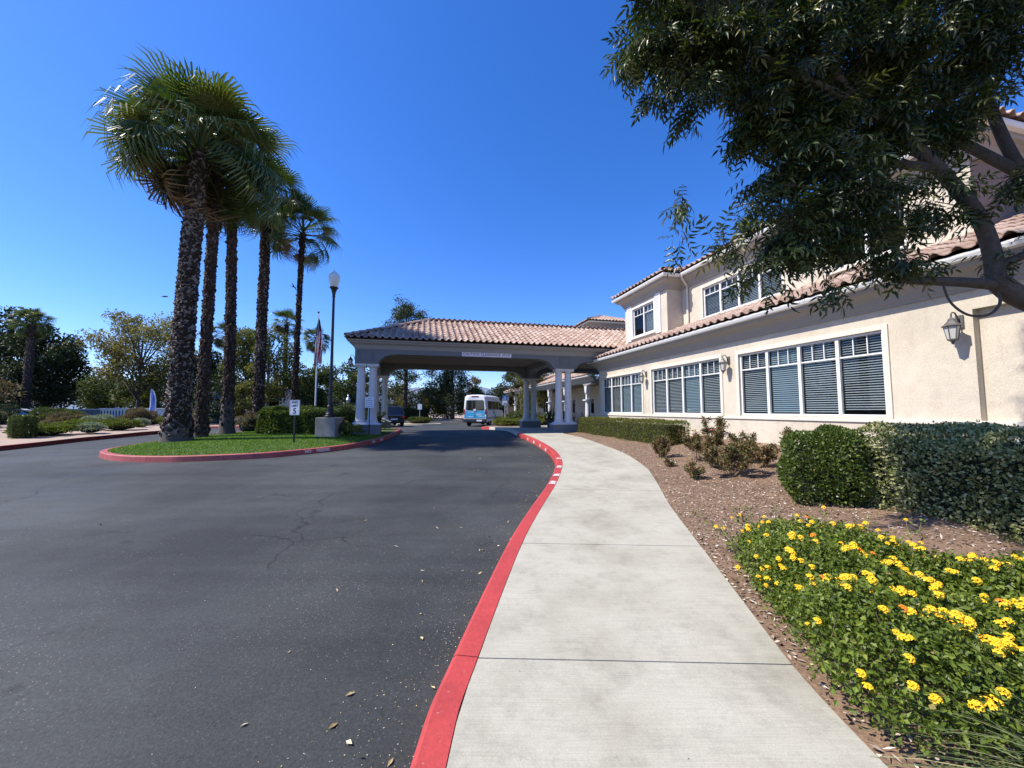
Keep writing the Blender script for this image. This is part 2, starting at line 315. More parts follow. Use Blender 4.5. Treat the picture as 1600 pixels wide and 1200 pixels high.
class MB:
    def __init__(s): s.v = []; s.f = []; s.m = []
    def poly(s, pts, m=0):
        n = len(s.v); s.v += [tuple(p) for p in pts]; s.f.append(list(range(n, n+len(pts)))); s.m.append(m)
    def add(s, vs, fs, m=0):
        n = len(s.v); s.v += [tuple(p) for p in vs]; s.f += [[i+n for i in f] for f in fs]; s.m += [m]*len(fs)
    def box(s, x0, x1, y0, y1, z0, z1, m=0, rot=None, c=None):
        vs = [(x, y, z) for z in (z0, z1) for y in (y0, y1) for x in (x0, x1)]
        if rot is not None:
            M = Matrix.Rotation(rot[0], 3, rot[1]); c = Vector(c or ((x0+x1)/2, (y0+y1)/2, (z0+z1)/2))
            vs = [tuple(M @ (Vector(v)-c) + c) for v in vs]
        s.add(vs, [[0, 2, 3, 1], [4, 5, 7, 6], [0, 1, 5, 4], [2, 6, 7, 3], [0, 4, 6, 2], [1, 3, 7, 5]], m)
    def lathe(s, prof, c=(0, 0, 0), n=16, m=0, cap=True):
        vs = []; fs = []
        for (r, z) in prof:
            for k in range(n):
                a = 2*math.pi*k/n; vs.append((c[0]+r*math.cos(a), c[1]+r*math.sin(a), c[2]+z))
        for i in range(len(prof)-1):
            for k in range(n): fs.append([i*n+k, i*n+(k+1) % n, (i+1)*n+(k+1) % n, (i+1)*n+k])
        if cap: fs.append(list(range(n))[::-1]); fs.append([(len(prof)-1)*n+k for k in range(n)])
        s.add(vs, fs, m)
    def tube(s, pts, rr, n=8, m=0, cap=True):
        pts = [Vector(p) for p in pts]; vs = []; fs = []
        if not hasattr(rr, '__len__'): rr = [rr]*len(pts)
        up = Vector((.13, .21, .97)); 
        for i, p in enumerate(pts):
            d = (pts[min(i+1, len(pts)-1)]-pts[max(i-1, 0)]).normalized()
            if i == 0:
                a = d.cross(up if abs(d.dot(up)) < .95 else Vector((1, 0, 0))).normalized()
            else: a = (a-d*a.dot(d)).normalized()
            b = d.cross(a)
            for k in range(n):
                t = 2*math.pi*k/n; vs.append(tuple(p+(a*math.cos(t)+b*math.sin(t))*rr[i]))
        for i in range(len(pts)-1):
            for k in range(n): fs.append([i*n+k, i*n+(k+1) % n, (i+1)*n+(k+1) % n, (i+1)*n+k])
        if cap: fs.append(list(range(n))[::-1]); fs.append([(len(pts)-1)*n+k for k in range(n)])
        s.add(vs, fs, m)
    def prism(s, poly, axis, lo, hi, m=0):
        """poly in the two other axes; axis 0,1,2"""
        def P(p, h):
            return {0: (h, p[0], p[1]), 1: (p[0], h, p[1]), 2: (p[0], p[1], h)}[axis]
        n = len(poly); vs = [P(p, lo) for p in poly]+[P(p, hi) for p in poly]
        fs = [list(range(n))[::-1], list(range(n, 2*n))]+[[i, (i+1) % n, n+(i+1) % n, n+i] for i in range(n)]
        s.add(vs, fs, m)
    def build(s, name, m, parent=None, smooth=False, bevel=0, off=None, fixn=True):
        me = bpy.data.meshes.new(name)
        v = s.v if off is None else [(a+off[0], b+off[1], c+off[2]) for a, b, c in s.v]
        me.from_pydata(v, [], s.f); me.update()
        for x in (m if isinstance(m, (list, tuple)) else [m]): me.materials.append(MATS[x])
        me.polygons.foreach_set('material_index', s.m)
        if fixn:
            import bmesh
            b = bmesh.new(); b.from_mesh(me); bmesh.ops.recalc_face_normals(b, faces=b.faces); b.to_mesh(me); b.free()
        if smooth:
            me.polygons.foreach_set('use_smooth', [True]*len(me.polygons))
            try: me.set_sharp_from_angle(angle=rad(38))
            except Exception: pass
        o = link(bpy.data.objects.new(name, me), parent)
        if bevel:
            b = o.modifiers.new('bevel', 'BEVEL'); b.width = bevel; b.segments = 2; b.limit_method = 'ANGLE'; b.angle_limit = rad(40)
        return o
def thing(name, label, cat, loc=(0, 0, 0), rz=0, group=None):
    o = bpy.data.objects.new(name, None); o.empty_display_size = .3; COL.objects.link(o)
    o.location = loc; o.rotation_euler = (0, 0, rz); o['label'] = label; o['category'] = cat
    if group: o['group'] = group
    return o
def tag(o, label, cat, group=None, kind=None):
    o['label'] = label; o['category'] = cat
    if group: o['group'] = group
    if kind: o['kind'] = kind
    return o
def struct(o): o['kind'] = 'structure'; return o
def stuff(o): o['kind'] = 'stuff'; return o
def dup(root, loc, rz=0, label=None, scale=None):
    r = root.copy(); COL.objects.link(r); r.location = loc; r.rotation_euler = (0, 0, rz)
    if label: r['label'] = label
    if scale: r.scale = (scale,)*3
    def rec(src, dst):
        for ch in list(src.children):
            c = ch.copy(); COL.objects.link(c); c.parent = dst; rec(ch, c)
    rec(root, r); return r
def inst(me_obj, name, parent, M, extra=None):
    o = bpy.data.objects.new(name, me_obj.data if hasattr(me_obj, 'data') else me_obj); COL.objects.link(o); o.parent = parent; o.matrix_local = M
    return o
def text_mesh(name, s, size, m, parent, loc, rot, ext=.002, align='CENTER', sx=1.0, bold=0.0):
    c = bpy.data.curves.new(name, 'FONT'); c.body = s; c.size = size; c.extrude = ext; c.align_x = align; c.align_y = 'CENTER'; c.offset = bold; c.resolution_u = 3
    o = bpy.data.objects.new(name, c); COL.objects.link(o)
    dg = bpy.context.evaluated_depsgraph_get(); me = bpy.data.meshes.new_from_object(o.evaluated_get(dg))
    bpy.data.objects.remove(o); bpy.data.curves.remove(c)
    me.materials.clear(); me.materials.append(MATS[m])
    n = link(bpy.data.objects.new(name, me), parent); n.location = loc; n.rotation_euler = rot; n.scale = (sx, 1, 1)
    return n
def unit(v): return v/np.maximum(np.linalg.norm(v, axis=-1, keepdims=True), 1e-9)
def rdir(n): return unit(rng.normal(size=(n, 3)))
def leaves(name, P, A, N, Ln, Wd, m, parent=None, rnd=None, fold=.18, droop=0., kind='stuff'):
    """folded leaf of two quads on a midrib: base, (left,mid,right), tip"""
    n = len(P); Ln = np.broadcast_to(np.asarray(Ln, float).reshape(-1, 1), (n, 1)); Wd = np.broadcast_to(np.asarray(Wd, float).reshape(-1, 1), (n, 1))
    A = unit(A); N = unit(N-A*(N*A).sum(1, keepdims=True)); B = np.cross(N, A)
    mid = P+A*Ln*.45; lf = mid+B*Wd*.5+N*Wd*fold; rt = mid-B*Wd*.5+N*Wd*fold
    tip = P+A*Ln; tip[:, 2] -= (Ln[:, 0]*droop)
    V = np.stack([P, lf, tip, rt], 1).reshape(-1, 3); i = np.arange(n)[:, None]*4
    F = np.concatenate([i+np.array([[0, 2, 1]]), i+np.array([[0, 3, 2]])])
    if rnd is None: rnd = rng.random(n)
    o = mesh_np(name, V, F, m, parent, np.repeat(rnd, 4))
    if kind: o['kind'] = kind
    return o
def strip_blades(name, P, D, Ln, Wd, bend, m, parent=None, seg=3, kind='stuff', rnd=None):
    """curved grass blades: base P, direction D, tip falls by bend"""
    n = len(P); V = []
    side = unit(np.cross(D, np.array([0, 0, 1.])+rng.normal(size=(n, 3))*.2)); Ln = np.broadcast_to(np.asarray(Ln, float), (n,)); Wd = np.broadcast_to(np.asarray(Wd, float), (n,))
    for k in range(seg+1):
        t = k/seg; c = P+D*(Ln*t)[:, None]; c = c.copy(); c[:, 2] -= bend*Ln*t*t; w = (Wd*(1-t)**.7*.5)[:, None]
        V += [c-side*w, c+side*w] if k < seg else [c]
    V = np.stack(V, 1); k = V.shape[1]; V = V.reshape(-1, 3); i = np.arange(n)[:, None]*k; F = []
    for q in range(seg-1): F.append(i+np.array([[2*q, 2*q+1, 2*q+3, 2*q+2]]))
    T = i+np.array([[k-3, k-2, k-1]])
    r = rng.random(n) if rnd is None else rnd
    o = mesh_np(name, V, [np.concatenate(F), T] if F else T, m, parent, np.repeat(r, k))
    if kind: o['kind'] = kind
    return o
def smooth_path(pts, n=8, closed=False):
    pts = [np.array(p, float) for p in pts]; out = []; N = len(pts)
    for i in range(N if closed else N-1):
        if closed: a, b, c, d = pts[i-1], pts[i], pts[(i+1) % N], pts[(i+2) % N]
        else: a, b, c, d = pts[max(i-1, 0)], pts[i], pts[i+1], pts[min(i+2, N-1)]
        for k in range(n):
            t = k/n; out.append(.5*((2*b)+(-a+c)*t+(2*a-5*b+4*c-d)*t*t+(-a+3*b-3*c+d)*t**3))
    if not closed: out.append(pts[-1])
    return np.array(out)
def offset_path(P, off, closed=False):
    P = np.asarray(P, float); n = len(P); out = []
    for i in range(n):
        ns = []
        for a, b in (((i-1) % n, i), (i, (i+1) % n)):
            if not closed and ((a == n-1 and b == 0)): continue
            d = P[b]-P[a]; l = np.linalg.norm(d)
            if l > 1e-9: d = d/l; ns.append(np.array([-d[1], d[0]]))
        m = ns[0] if len(ns) == 1 else (ns[0]+ns[1])/max(.3, 1+ns[0].dot(ns[1]))
        out.append(P[i]+m*off)
    return np.array(out)
def fill(poly, zf, step=.6, jit=.0):
    """triangulated sheet inside poly (list of xy), z from zf(x,y)"""
    poly = [Vector((float(p[0]), float(p[1]))) for p in poly]; n = len(poly)
    xs = [p.x for p in poly]; ys = [p.y for p in poly]; pts = list(poly)
    X = np.arange(min(xs)+step/2, max(xs), step); Y = np.arange(min(ys)+step/2, max(ys), step)
    A = np.array([(p.x, p.y) for p in poly])
    for x in X:
        for y in Y:
            if inside(A, x, y): pts.append(Vector((x+random.uniform(-jit, jit), y+random.uniform(-jit, jit))))
    r = delaunay_2d_cdt(pts, [(i, (i+1) % n) for i in range(n)], [], 1, 1e-5)
    V = np.array([(v.x, v.y) for v in r[0]]); Z = zf(V[:, 0], V[:, 1])
    return np.column_stack([V, Z]), np.array([list(f) for f in r[2]])
def inside(A, x, y):
    c = False; j = len(A)-1
    for i in range(len(A)):
        if (A[i][1] > y) != (A[j][1] > y) and x < (A[j][0]-A[i][0])*(y-A[i][1])/(A[j][1]-A[i][1])+A[i][0]: c = not c
        j = i
    return c
def inside_np(A, X, Y):
    A = np.asarray(A, float); c = np.zeros(len(X), bool); j = len(A)-1
    for i in range(len(A)):
        xi, yi = A[i]; xj, yj = A[j]
        if yi != yj: c ^= ((yi > Y) != (yj > Y)) & (X < (xj-xi)*(Y-yi)/(yj-yi)+xi)
        j = i
    return c
def in_poly(A, n):
    A = np.asarray(A, float); out = []
    while sum(len(o) for o in out) < n:
        X = rng.uniform(A[:, 0].min(), A[:, 0].max(), n*2); Y = rng.uniform(A[:, 1].min(), A[:, 1].max(), n*2)
        k = inside_np(A, X, Y); out.append(np.column_stack([X[k], Y[k]]))
    return np.concatenate(out)[:n]
def sweep(P, prof, zf, closed=False):
    """prof: (offset to the left of the path, height over zf); returns an MB"""
    mb = MB(); n = len(P); rings = []
    cols = [offset_path(P, o, closed) for o, _ in prof]
    for i in range(n):
        z0 = zf(P[i][0], P[i][1]); rings.append([(cols[k][i][0], cols[k][i][1], z0+prof[k][1]) for k in range(len(prof))])
    vs = [p for r in rings for p in r]; k = len(prof); fs = []
    for i in range(n if closed else n-1):
        j = (i+1) % n
        for q in range(k-1): fs.append([i*k+q, i*k+q+1, j*k+q+1, j*k+q])
    if not closed: fs.append(list(range(k))); fs.append([(n-1)*k+q for q in range(k)][::-1])
    mb.add(vs, fs); return mb
# ================================================================== GROUND
Z0 = lambda x, y: G(y)
def grid_sheet(xs, ys, zf):
    X, Y = np.meshgrid(xs, ys); V = np.column_stack([X.ravel(), Y.ravel(), zf(X.ravel(), Y.ravel())]); nx = len(xs); ny = len(ys)
    i = (np.arange(ny-1)[:, None]*nx+np.arange(nx-1)[None]).ravel(); return V, np.column_stack([i, i+1, i+nx+1, i+nx])
xs = np.concatenate([[-4000, -1500, -500, -200, -120], np.arange(-80, 81, 8), [120, 200, 500, 1500, 4000]])
ys = np.concatenate([[-400, -120, -60, -40], np.arange(-20, 101, 4), [140, 220, 500, 1500, 4000]])
V, F = grid_sheet(xs, ys, lambda x, y: G(y)-.34); struct(mesh_np('ground', V, F, 'dry_ground'))
V, F = grid_sheet(np.arange(-48, 22.1, 2), np.arange(-10, 60.1, 1), lambda x, y: G(y)-.15); struct(mesh_np('road', V, F, 'asphalt', smooth=True))
V, F = grid_sheet(np.array([-14, 8.]), np.array([46.8, 47.6]), lambda x, y: G(y)-.144); struct(mesh_np('gutter_strip', V, F, 'kerb_pale'))

# far hills
def hills(y0, seed, h, x0, x1, base):
    r = np.random.default_rng(seed); X = np.linspace(x0, x1, 160); H = np.zeros_like(X)
    for k in range(1, 9): H += np.sin(X/(x1-x0)*6.28*k*1.7+r.uniform(0, 6))*h/(k+1)*r.uniform(.5, 1)
    H = base+H*.35; V = []; n = len(X)
    for j, (dy, s) in enumerate([(0, 0), (120, .35), (300, .75), (520, 1.0), (900, .7)]):
        V += [(X[i], y0+dy+30*math.sin(i*.7+j), H[i]*s*(1+.05*math.sin(i*1.3+j*2))-2) for i in range(n)]
    V = np.array(V); i = (np.arange(4)[:, None]*n+np.arange(n-1)[None]).ravel()
    struct(mesh_np('hills', V, np.column_stack([i, i+1, i+n+1, i+n]), 'hill_brush_haze', smooth=True))
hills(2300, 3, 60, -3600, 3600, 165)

# ---- right kerb and sidewalk
KR = smooth_path([(-.27, -9), (-.28, -5), (-.29, 0), (-.27, 1.67), (-.20, 2.32), (.10, 4.07), (.39, 5.34), (.76, 6.82), (1.03, 8.14), (1.21, 9.38), (1.26, 11.09), (1.10, 12.97), (.78, 15.12), (.42, 17.0), (.15, 19.5), (-.25, 22.3), (-1.1, 24.0), (-1.75, 24.9), (-1.75, 25.7), (-1.0, 27.2), (.8, 29.5), (3, 32)], 8)
KP = [(0, -.02), (0, .002), (.125, .002), (.148, -.012), (.162, -.15)]
def kerb(name, P, splits, mats, prof, closed=False, label=None):
    root = bpy.data.objects.new(name, None); COL.objects.link(root); root['kind'] = 'structure'
    d = np.concatenate([[0], np.cumsum(np.linalg.norm(np.diff(P, axis=0), axis=1))]); 
    for k, (a, b) in enumerate(zip(splits[:-1], splits[1:])):
        a2, b2 = a+.004, b-.004; m = (d > a2+.02) & (d < b2-.02)
        t = np.concatenate([[a2], d[m], [b2]]); Q = np.column_stack([np.interp(t, d, P[:, 0]), np.interp(t, d, P[:, 1])])
        sweep(Q, prof, lambda x, y: g(y)).build('kerb_section', mats(k, (a+b)/2), root)
    return root, d
dR = np.concatenate([[0], np.cumsum(np.linalg.norm(np.diff(KR, axis=0), axis=1))])
def s_at(y): return float(np.interp(y, KR[:200, 1], dR[:200]))
iy = int(np.argmax(KR[:, 1] > 24.9)); 
sp = [0, 3, 6, s_at(-.8) , s_at(2.33), s_at(5.4), s_at(8.5), s_at(11.4), s_at(14.4), s_at(17.2), s_at(20), s_at(22.5), s_at(24.3)]
sp += [sp[-1]+1.9, sp[-1]+5, dR[-1]]
red_to = s_at(17.25)
kerb('kerb', KR, sp, lambda k, s: 'kerb_red' if s < red_to or sp[12] < s < sp[13] else 'kerb_pale', KP)
# sidewalk slabs between the kerb and the planting bed
RE = smooth_path([(1.5, -9), (1.5, -2), (1.50, .5), (1.53, 1.67), (1.58, 2.26), (1.75, 3.14), (1.90, 3.9), (2.22, 5.49), (2.6, 7.0), (2.94, 8.6), (3.09, 10.7), (2.96, 12.6), (2.68, 15.1), (2.3, 16.6), (2.25, 17.3)], 10)
def XL(y): return np.interp(y, KR[:110, 1], KR[:110, 0])
def XR(y): return np.interp(y, RE[:, 1], RE[:, 0])
walk = bpy.data.objects.new('sidewalk', None); COL.objects.link(walk); walk['kind'] = 'structure'
JY = [-9, -5.2, -3.2, -1.3, .55, 2.33, 4.1, 6.5, 8.9, 11.1, 13.2, 15.2, 17.25]
def slab(y0, y1, last=False):
    tilt = lambda y: -.05*min(1, max(0, (y+2)/4))-.02*max(0, min(y, 9)-2)*.8 if not (y > 17) else 0
    ge = .0045
    n = max(3, int((y1-y0)/.2)); V = []; 
    for i in range(n+1):
        y = y0+ge+(y1-y0-2*ge)*i/n; ya, yb = y, y+tilt(y0)*(1-i/n)+tilt(y1)*i/n
        xa, xb = float(XL(ya))+.004, float(XR(yb))
        e = .003 if i in (0, n) else 0
        for k in range(5):
            t = k/4; x = xa+(xb-xa)*t; yy = ya+(yb-ya)*t; V.append((x, yy, g(yy)-e))
    m = len(V); V += [(x, y, z-.1) for x, y, z in V]; F = []
    for i in range(n):
        for k in range(4): a = i*5+k; F.append([a, a+1, a+6, a+5])
    for k in range(4): F.append([k, m+k, m+k+1, k+1]); b = n*5+k; F.append([b, b+1, m+b+1, m+b])
    for i in range(n): a = i*5+4; F.append([a, m+a, m+a+5, a+5])
    return mesh_np('concrete_slab', np.array(V), np.array(F), 'sidewalk_concrete', walk)
for a, b in zip(JY[:-1], JY[1:]): slab(a, b)
V, F = grid_sheet(np.array([0., .25, .5, .75, 1]), np.arange(-9, 17.2, .4), lambda x, y: G(y)-.022)
V[:, 0] = XL(V[:, 1])+.01+(XR(V[:, 1])-XL(V[:, 1])-.02)*V[:, 0]; mesh_np('joint_bed', V, F, 'old_concrete', walk)
# paved forecourt under the canopy
kr2 = [tuple(p) for p in KR if 17.26 < p[1] and p[0] > -1.3 and p[1] < 24.2]
P = [(XL(17.26)+.006, 17.26), (2.25, 17.26), (2.6, 17.9), (4.3, 18.75), (4.0, 20.0), (7.0, 21.0), xy(13.2, 7.0), xy(13.2, 32), xy(11.2, 32), xy(11.2, 12), xy(9.8, 9.0), (-.4, 24.3)]
P += kr2[::-1]
V, F = fill(P, Z0, 1.2); pv = mesh_np('paving', V, F, 'sidewalk_concrete'); struct(pv)

# stencilled words on the kerbs (flat paint)
sten = bpy.data.objects.new('kerb_lettering', None); COL.objects.link(sten); sten['kind'] = 'structure'
def kerb_word(w, x, y, rz, rx=0, size=.14, sx=1, dz=.0045, z=None):
    text_mesh('word', w, size, 'stencil_white', sten, (x, y, (g(y) if z is None else z)+dz), (rx, 0, rz), .0006, sx=sx, bold=.004)
for w, y, sx in (('LANE', 6.86, 1.05), ('FIRE', 7.6, 1.15), ('PARKING', 8.5, .62), ('NO', 9.6, 1.5)):
    i = int(np.argmax(KR[:, 1] > y)); d = KR[i+1]-KR[i-1]; an = math.atan2(d[1], d[0])
    nrm = np.array([-d[1], d[0]])/np.linalg.norm(d); c = KR[i]+nrm*.066
    kerb_word(w, c[0], c[1], an+math.pi, 0, .15, sx)
def face_word(P, w, y, side, size=.13, sx=1.1, first=None, rev=False, off=.166):
    idx = [i for i in range(1, len(P)-1) if (first is None or first(P[i]))]
    i = min(idx, key=lambda i: abs(P[i][1]-y)); d = P[i+1]-P[i-1]; an = math.atan2(d[1], d[0]); nrm = np.array([-d[1], d[0]])/np.linalg.norm(d)
    c = P[i]+nrm*off; kerb_word(w, c[0], c[1], an+(math.pi if rev else 0), rad(90), size, sx, 0, g(c[1])-.076)
for w, y, sx in (('LANE', 11.9, .8), ('FIRE', 12.9, .8), ('PARKING', 14.0, .55), ('NO', 15.1, 1)): face_word(KR, w, y, 1, .12, sx, lambda p: p[1] < 16, True)

# ---- planting bed on the right
XWALL = lambda y: 8.74+.3-.24*y
def HB(x, y):
    x = np.asarray(x, float); y = np.asarray(y, float); yy = np.clip(y, -9, 17.2)
    t = np.clip((x-XR(yy))/(XWALL(yy)-XR(yy)), 0, 1)
    gz = G(y); r = np.maximum(.75-gz, .15)*t**1.35
    return gz-.025+r+.012*np.sin(x*2.1+y*1.3)*np.sin(y*2.3-x*1.7)*np.minimum(1, t*8)
P = [tuple(p) for p in RE]+[(2.6, 17.9), (4.25, 18.72), (8.95, .2), (11.3, -9)]
bed_poly = P
V, F = fill(P, HB, .26, .05); struct(mesh_np('planting_bed', V, F, 'soil', smooth=True))
Q = in_poly(P, 150000); Q = Q[(Q[:, 1] > 1.2)]; d = np.hypot(Q[:, 0], Q[:, 1]); keep = rng.random(len(Q)) < np.clip(5.5/d, .25, 1); 
dens = .5+.5*np.sin(Q[:, 0]*1.9+1)*np.sin(Q[:, 1]*1.3); keep &= rng.random(len(Q)) < .35+.65*dens; Q = Q[keep][:60000]
z = HB(Q[:, 0], Q[:, 1])+.010; A = rdir(len(Q)); A[:, 2] *= .3; N = rdir(len(Q))*.5+np.array([0, 0, 1])
leaves('bark_mulch', np.column_stack([Q, z]), A, N, rng.uniform(.018, .06, len(Q)), rng.uniform(.008, .022, len(Q)), 'mulch_chip', fold=.1)

# ---- island with lawn
IS = smooth_path([(-11.75, 11.05), (-10.87, 10.46), (-10.0, 10.15), (-9.17, 10.08), (-8.42, 10.18), (-7.06, 10.66), (-6.22, 11.4), (-5.45, 12.5), (-5.1, 13.9), (-5.05, 15.4), (-5.2, 16.8), (-5.5, 18.5), (-5.9, 20.5), (-6.6, 22.3), (-8.2, 23.3), (-10.4, 23.2), (-12.0, 22), (-12.7, 19.5), (-12.85, 17), (-12.75, 14.5), (-12.45, 12.6), (-12.2, 11.7)], 6, True)
ISc = np.vstack([IS, IS[:1]]); dI = np.concatenate([[0], np.cumsum(np.linalg.norm(np.diff(ISc, axis=0), axis=1))])
ns = 14; spI = list(np.linspace(0, dI[-1], ns+1))
IPR = [(-.015, -.15), (0, -.014), (.018, .002), (.15, .002), (.15, -.05)]
kerb('kerb', ISc, spI, lambda k, s: 'kerb_red_worn', IPR)
def edge_d(x, y):
    x = np.atleast_1d(x); y = np.atleast_1d(y); return np.min(np.hypot(x[:, None]-IS[None, :, 0], y[:, None]-IS[None, :, 1]), axis=1)
def HI(x, y): return G(y)-.02+.10*np.clip(edge_d(x, y)/2.2, 0, 1)**.7
inner = offset_path(IS, .149, True)
V, F = fill(inner, HI, .45, .05); V[:, 2] = HI(V[:, 0], V[:, 1]); struct(mesh_np('lawn', V, F, 'turf_soil', smooth=True))
Q = in_poly(inner, 120000); Q = Q[(Q[:, 1] < 17.2)]; Q = Q[:72000]; n = len(Q)
clump = .5+.5*np.sin(Q[:, 0]*2.1+np.sin(Q[:, 1]*3))*np.sin(Q[:, 1]*2.7)
D = rdir(n)*.55+np.array([0, 0, 1]); D = unit(D)
strip_blades('lawn_grass', np.column_stack([Q, HI(Q[:, 0], Q[:, 1])-.005]), D, rng.uniform(.04, .085, n), .014, .3, 'grass_blade', seg=2, rnd=np.clip(rng.normal(.45, .22, n)+.25*(clump-.5), 0, .999))
for w, y, sx in (('NO', 11.55, 1.0), ('PARKING', 12.0, .8)): face_word(IS, w, y, -1, .12, sx, lambda p: p[0] > -7.2 and p[1] < 13, False, -.018)
for w, y, sx in (('FIRE', 14.1, 1.2), ('LANE', 14.9, 1.2)): face_word(IS, w, y, -1, .12, sx, lambda p: p[0] > -7 and p[1] < 16, False, -.018)

# ---- bed across the lane on the left
LK = smooth_path([(-15.5, -9), (-15.9, 0), (-16.0, 6), (-16.15, 10.5), (-16.21, 12.27), (-16.35, 13.4), (-16.62, 15), (-16.8, 17), (-17.2, 19), (-18.5, 22), (-21, 24.3), (-25, 25.5), (-34, 26.3), (-46, 26.6)], 6)
dL = np.concatenate([[0], np.cumsum(np.linalg.norm(np.diff(LK, axis=0), axis=1))])
kerb('kerb', LK, list(np.arange(0, dL[-1], 3.1))+[dL[-1]], lambda k, s: 'kerb_red_worn', KP)
HL = lambda x, y: G(y)+.0+.10*np.clip((-16.3-np.asarray(x))/5, 0, 1)+.03*np.sin(np.asarray(x)*2)*np.sin(np.asarray(y)*1.7)*np.clip((-16.5-np.asarray(x)), 0, 1)
V, F = fill([tuple(p) for p in LK]+[(-46, -9)], HL, 1.0, .1); struct(mesh_np('planting_bed', V, F, 'soil_left', smooth=True))
# strip bed and verges beyond the lane
def low_bed(pts, name='planting_bed', m='soil_left', kr=True, red=False):
    P = smooth_path(pts, 5, True); V, F = fill(P, lambda x, y: G(y)+.0, 1.2); struct(mesh_np(name, V, F, m))
    Pc = np.vstack([P, P[:1]]); dd = float(np.sum(np.linalg.norm(np.diff(Pc, axis=0), axis=1)))
    kerb('kerb', Pc, list(np.linspace(0, dd, max(3, int(dd/4)))), lambda k, s: 'kerb_red_worn' if red else 'kerb_pale', [(-.15, -.15), (-.15, -.01), (-.13, .006), (0, .006), (0, -.05)])
    return P
low_bed([(-30, 28.2), (-22, 27.2), (-12.5, 26.8), (-11.8, 28), (-12.5, 30.3), (-22, 31), (-30, 31)], red=True)
low_bed([(-10.2, 35), (-8, 34.6), (-6.8, 35.4), (-7.2, 37), (-9.5, 37.2), (-10.8, 36.2)])
P = [(-46, 48), (-1.5, 48), (2, 40), (7, 36), (14, 60), (14, 75), (-46, 75)]
V, F = fill([(-46, 48.2), (-1.5, 48.2), (4, 46), (9, 60), (9, 90), (-46, 90)], lambda x, y: G(y)+.02+.02*np.clip(y-48, 0, 10), 3); struct(mesh_np('planting_bed', V, F, 'soil_left'))
kerb('kerb', np.array([(-46, 48.05), (-20, 48.05), (-1.5, 48.05), (4, 45.9)]), [0, 9, 18, 27, 36, 44, 50], lambda k, s: 'kerb_pale', KP)
# bed beside the drive beyond the canopy
b2 = [tuple(p) for p in KR if p[1] > 23.9]; bedB = [b2[0]]+b2[1:]+[xy(11.2, 16)]+[xy(11.2, 12), xy(9.9, 9.2), (-.4, 24.3)]
V, F = fill(bedB, lambda x, y: G(y)+.03, .8); struct(mesh_np('planting_bed', V, F, 'soil_left'))

# ================================================================== BUILDING
def wall_holes(mb, a, b0, b1, z0, z1, holes, m=0):
    bs = sorted({b0, b1, *[h[0] for h in holes], *[h[1] for h in holes]}); zs = sorted({z0, z1, *[h[2] for h in holes], *[h[3] for h in holes]})
    for p, q in zip(bs[:-1], bs[1:]):
        for r, s in zip(zs[:-1], zs[1:]):
            if any(h[0] <= p and q <= h[1] and h[2] <= r and s <= h[3] for h in holes): continue
            mb.poly([(a, p, r), (a, p, s), (a, q, s), (a, q, r)], m)
    for h in holes:
        p, q, r, s, d = h[:5]
        mb.poly([(a, p, r), (a+d, p, r), (a+d, p, s), (a, p, s)], m); mb.poly([(a, q, r), (a, q, s), (a+d, q, s), (a+d, q, r)], m)
        mb.poly([(a, p, s), (a+d, p, s), (a+d, q, s), (a, q, s)], m); mb.poly([(a, p, r), (a, q, r), (a+d, q, r), (a+d, p, r)], m)
        if len(h) > 5: mb.poly([(a+d, p, r), (a+d, p, s), (a+d, q, s), (a+d, q, r)], m)
TILE_W, TILE_E, TILE_L = .27, .36, .42
_px = [0, .035, .075, .115, .15, .19, .235, .285]; _pz = [.010, .058, .080, .060, .016, -.004, -.006, .012]
def tile_geo():
    V = []; n = len(_px)
    for y, dz in ((0, .030), (TILE_L, .0)): V += [(x-.005, y, z+dz) for x, z in zip(_px, _pz)]
    V += [(x-.005, 0, z+.030-.017) for x, z in zip(_px, _pz)]
    F = [[i, i+1, n+i+1, n+i] for i in range(n-1)]+[[2*n+i, 2*n+i+1, i+1, i] for i in range(n-1)]
    return np.array(V), np.array(F)
TV, TF = tile_geo()
_t = mesh_np('roof_tile', TV, TF, 'tile_clay', smooth=False); TILE_ME = _t.data; bpy.data.objects.remove(_t)
def cap_geo():
    n = 7; V = []; F = []
    for y, r in ((0, .105), (.44, .085)):
        for k in range(n): a = math.pi*k/(n-1); V.append((r*math.cos(a), y, r*math.sin(a)+(.02 if y == 0 else 0)))
    V += [(.088*math.cos(math.pi*k/(n-1)), 0, .088*math.sin(math.pi*k/(n-1))+.02) for k in range(n)]
    F = [[k, k+1, n+k+1, n+k] for k in range(n-1)]+[[2*n+k, 2*n+k+1, k+1, k] for k in range(n-1)]
    return np.array(V), np.array(F)
_t = mesh_np('ridge_tile', *cap_geo(), 'tile_clay', smooth=False); CAP_ME = _t.data; bpy.data.objects.remove(_t)
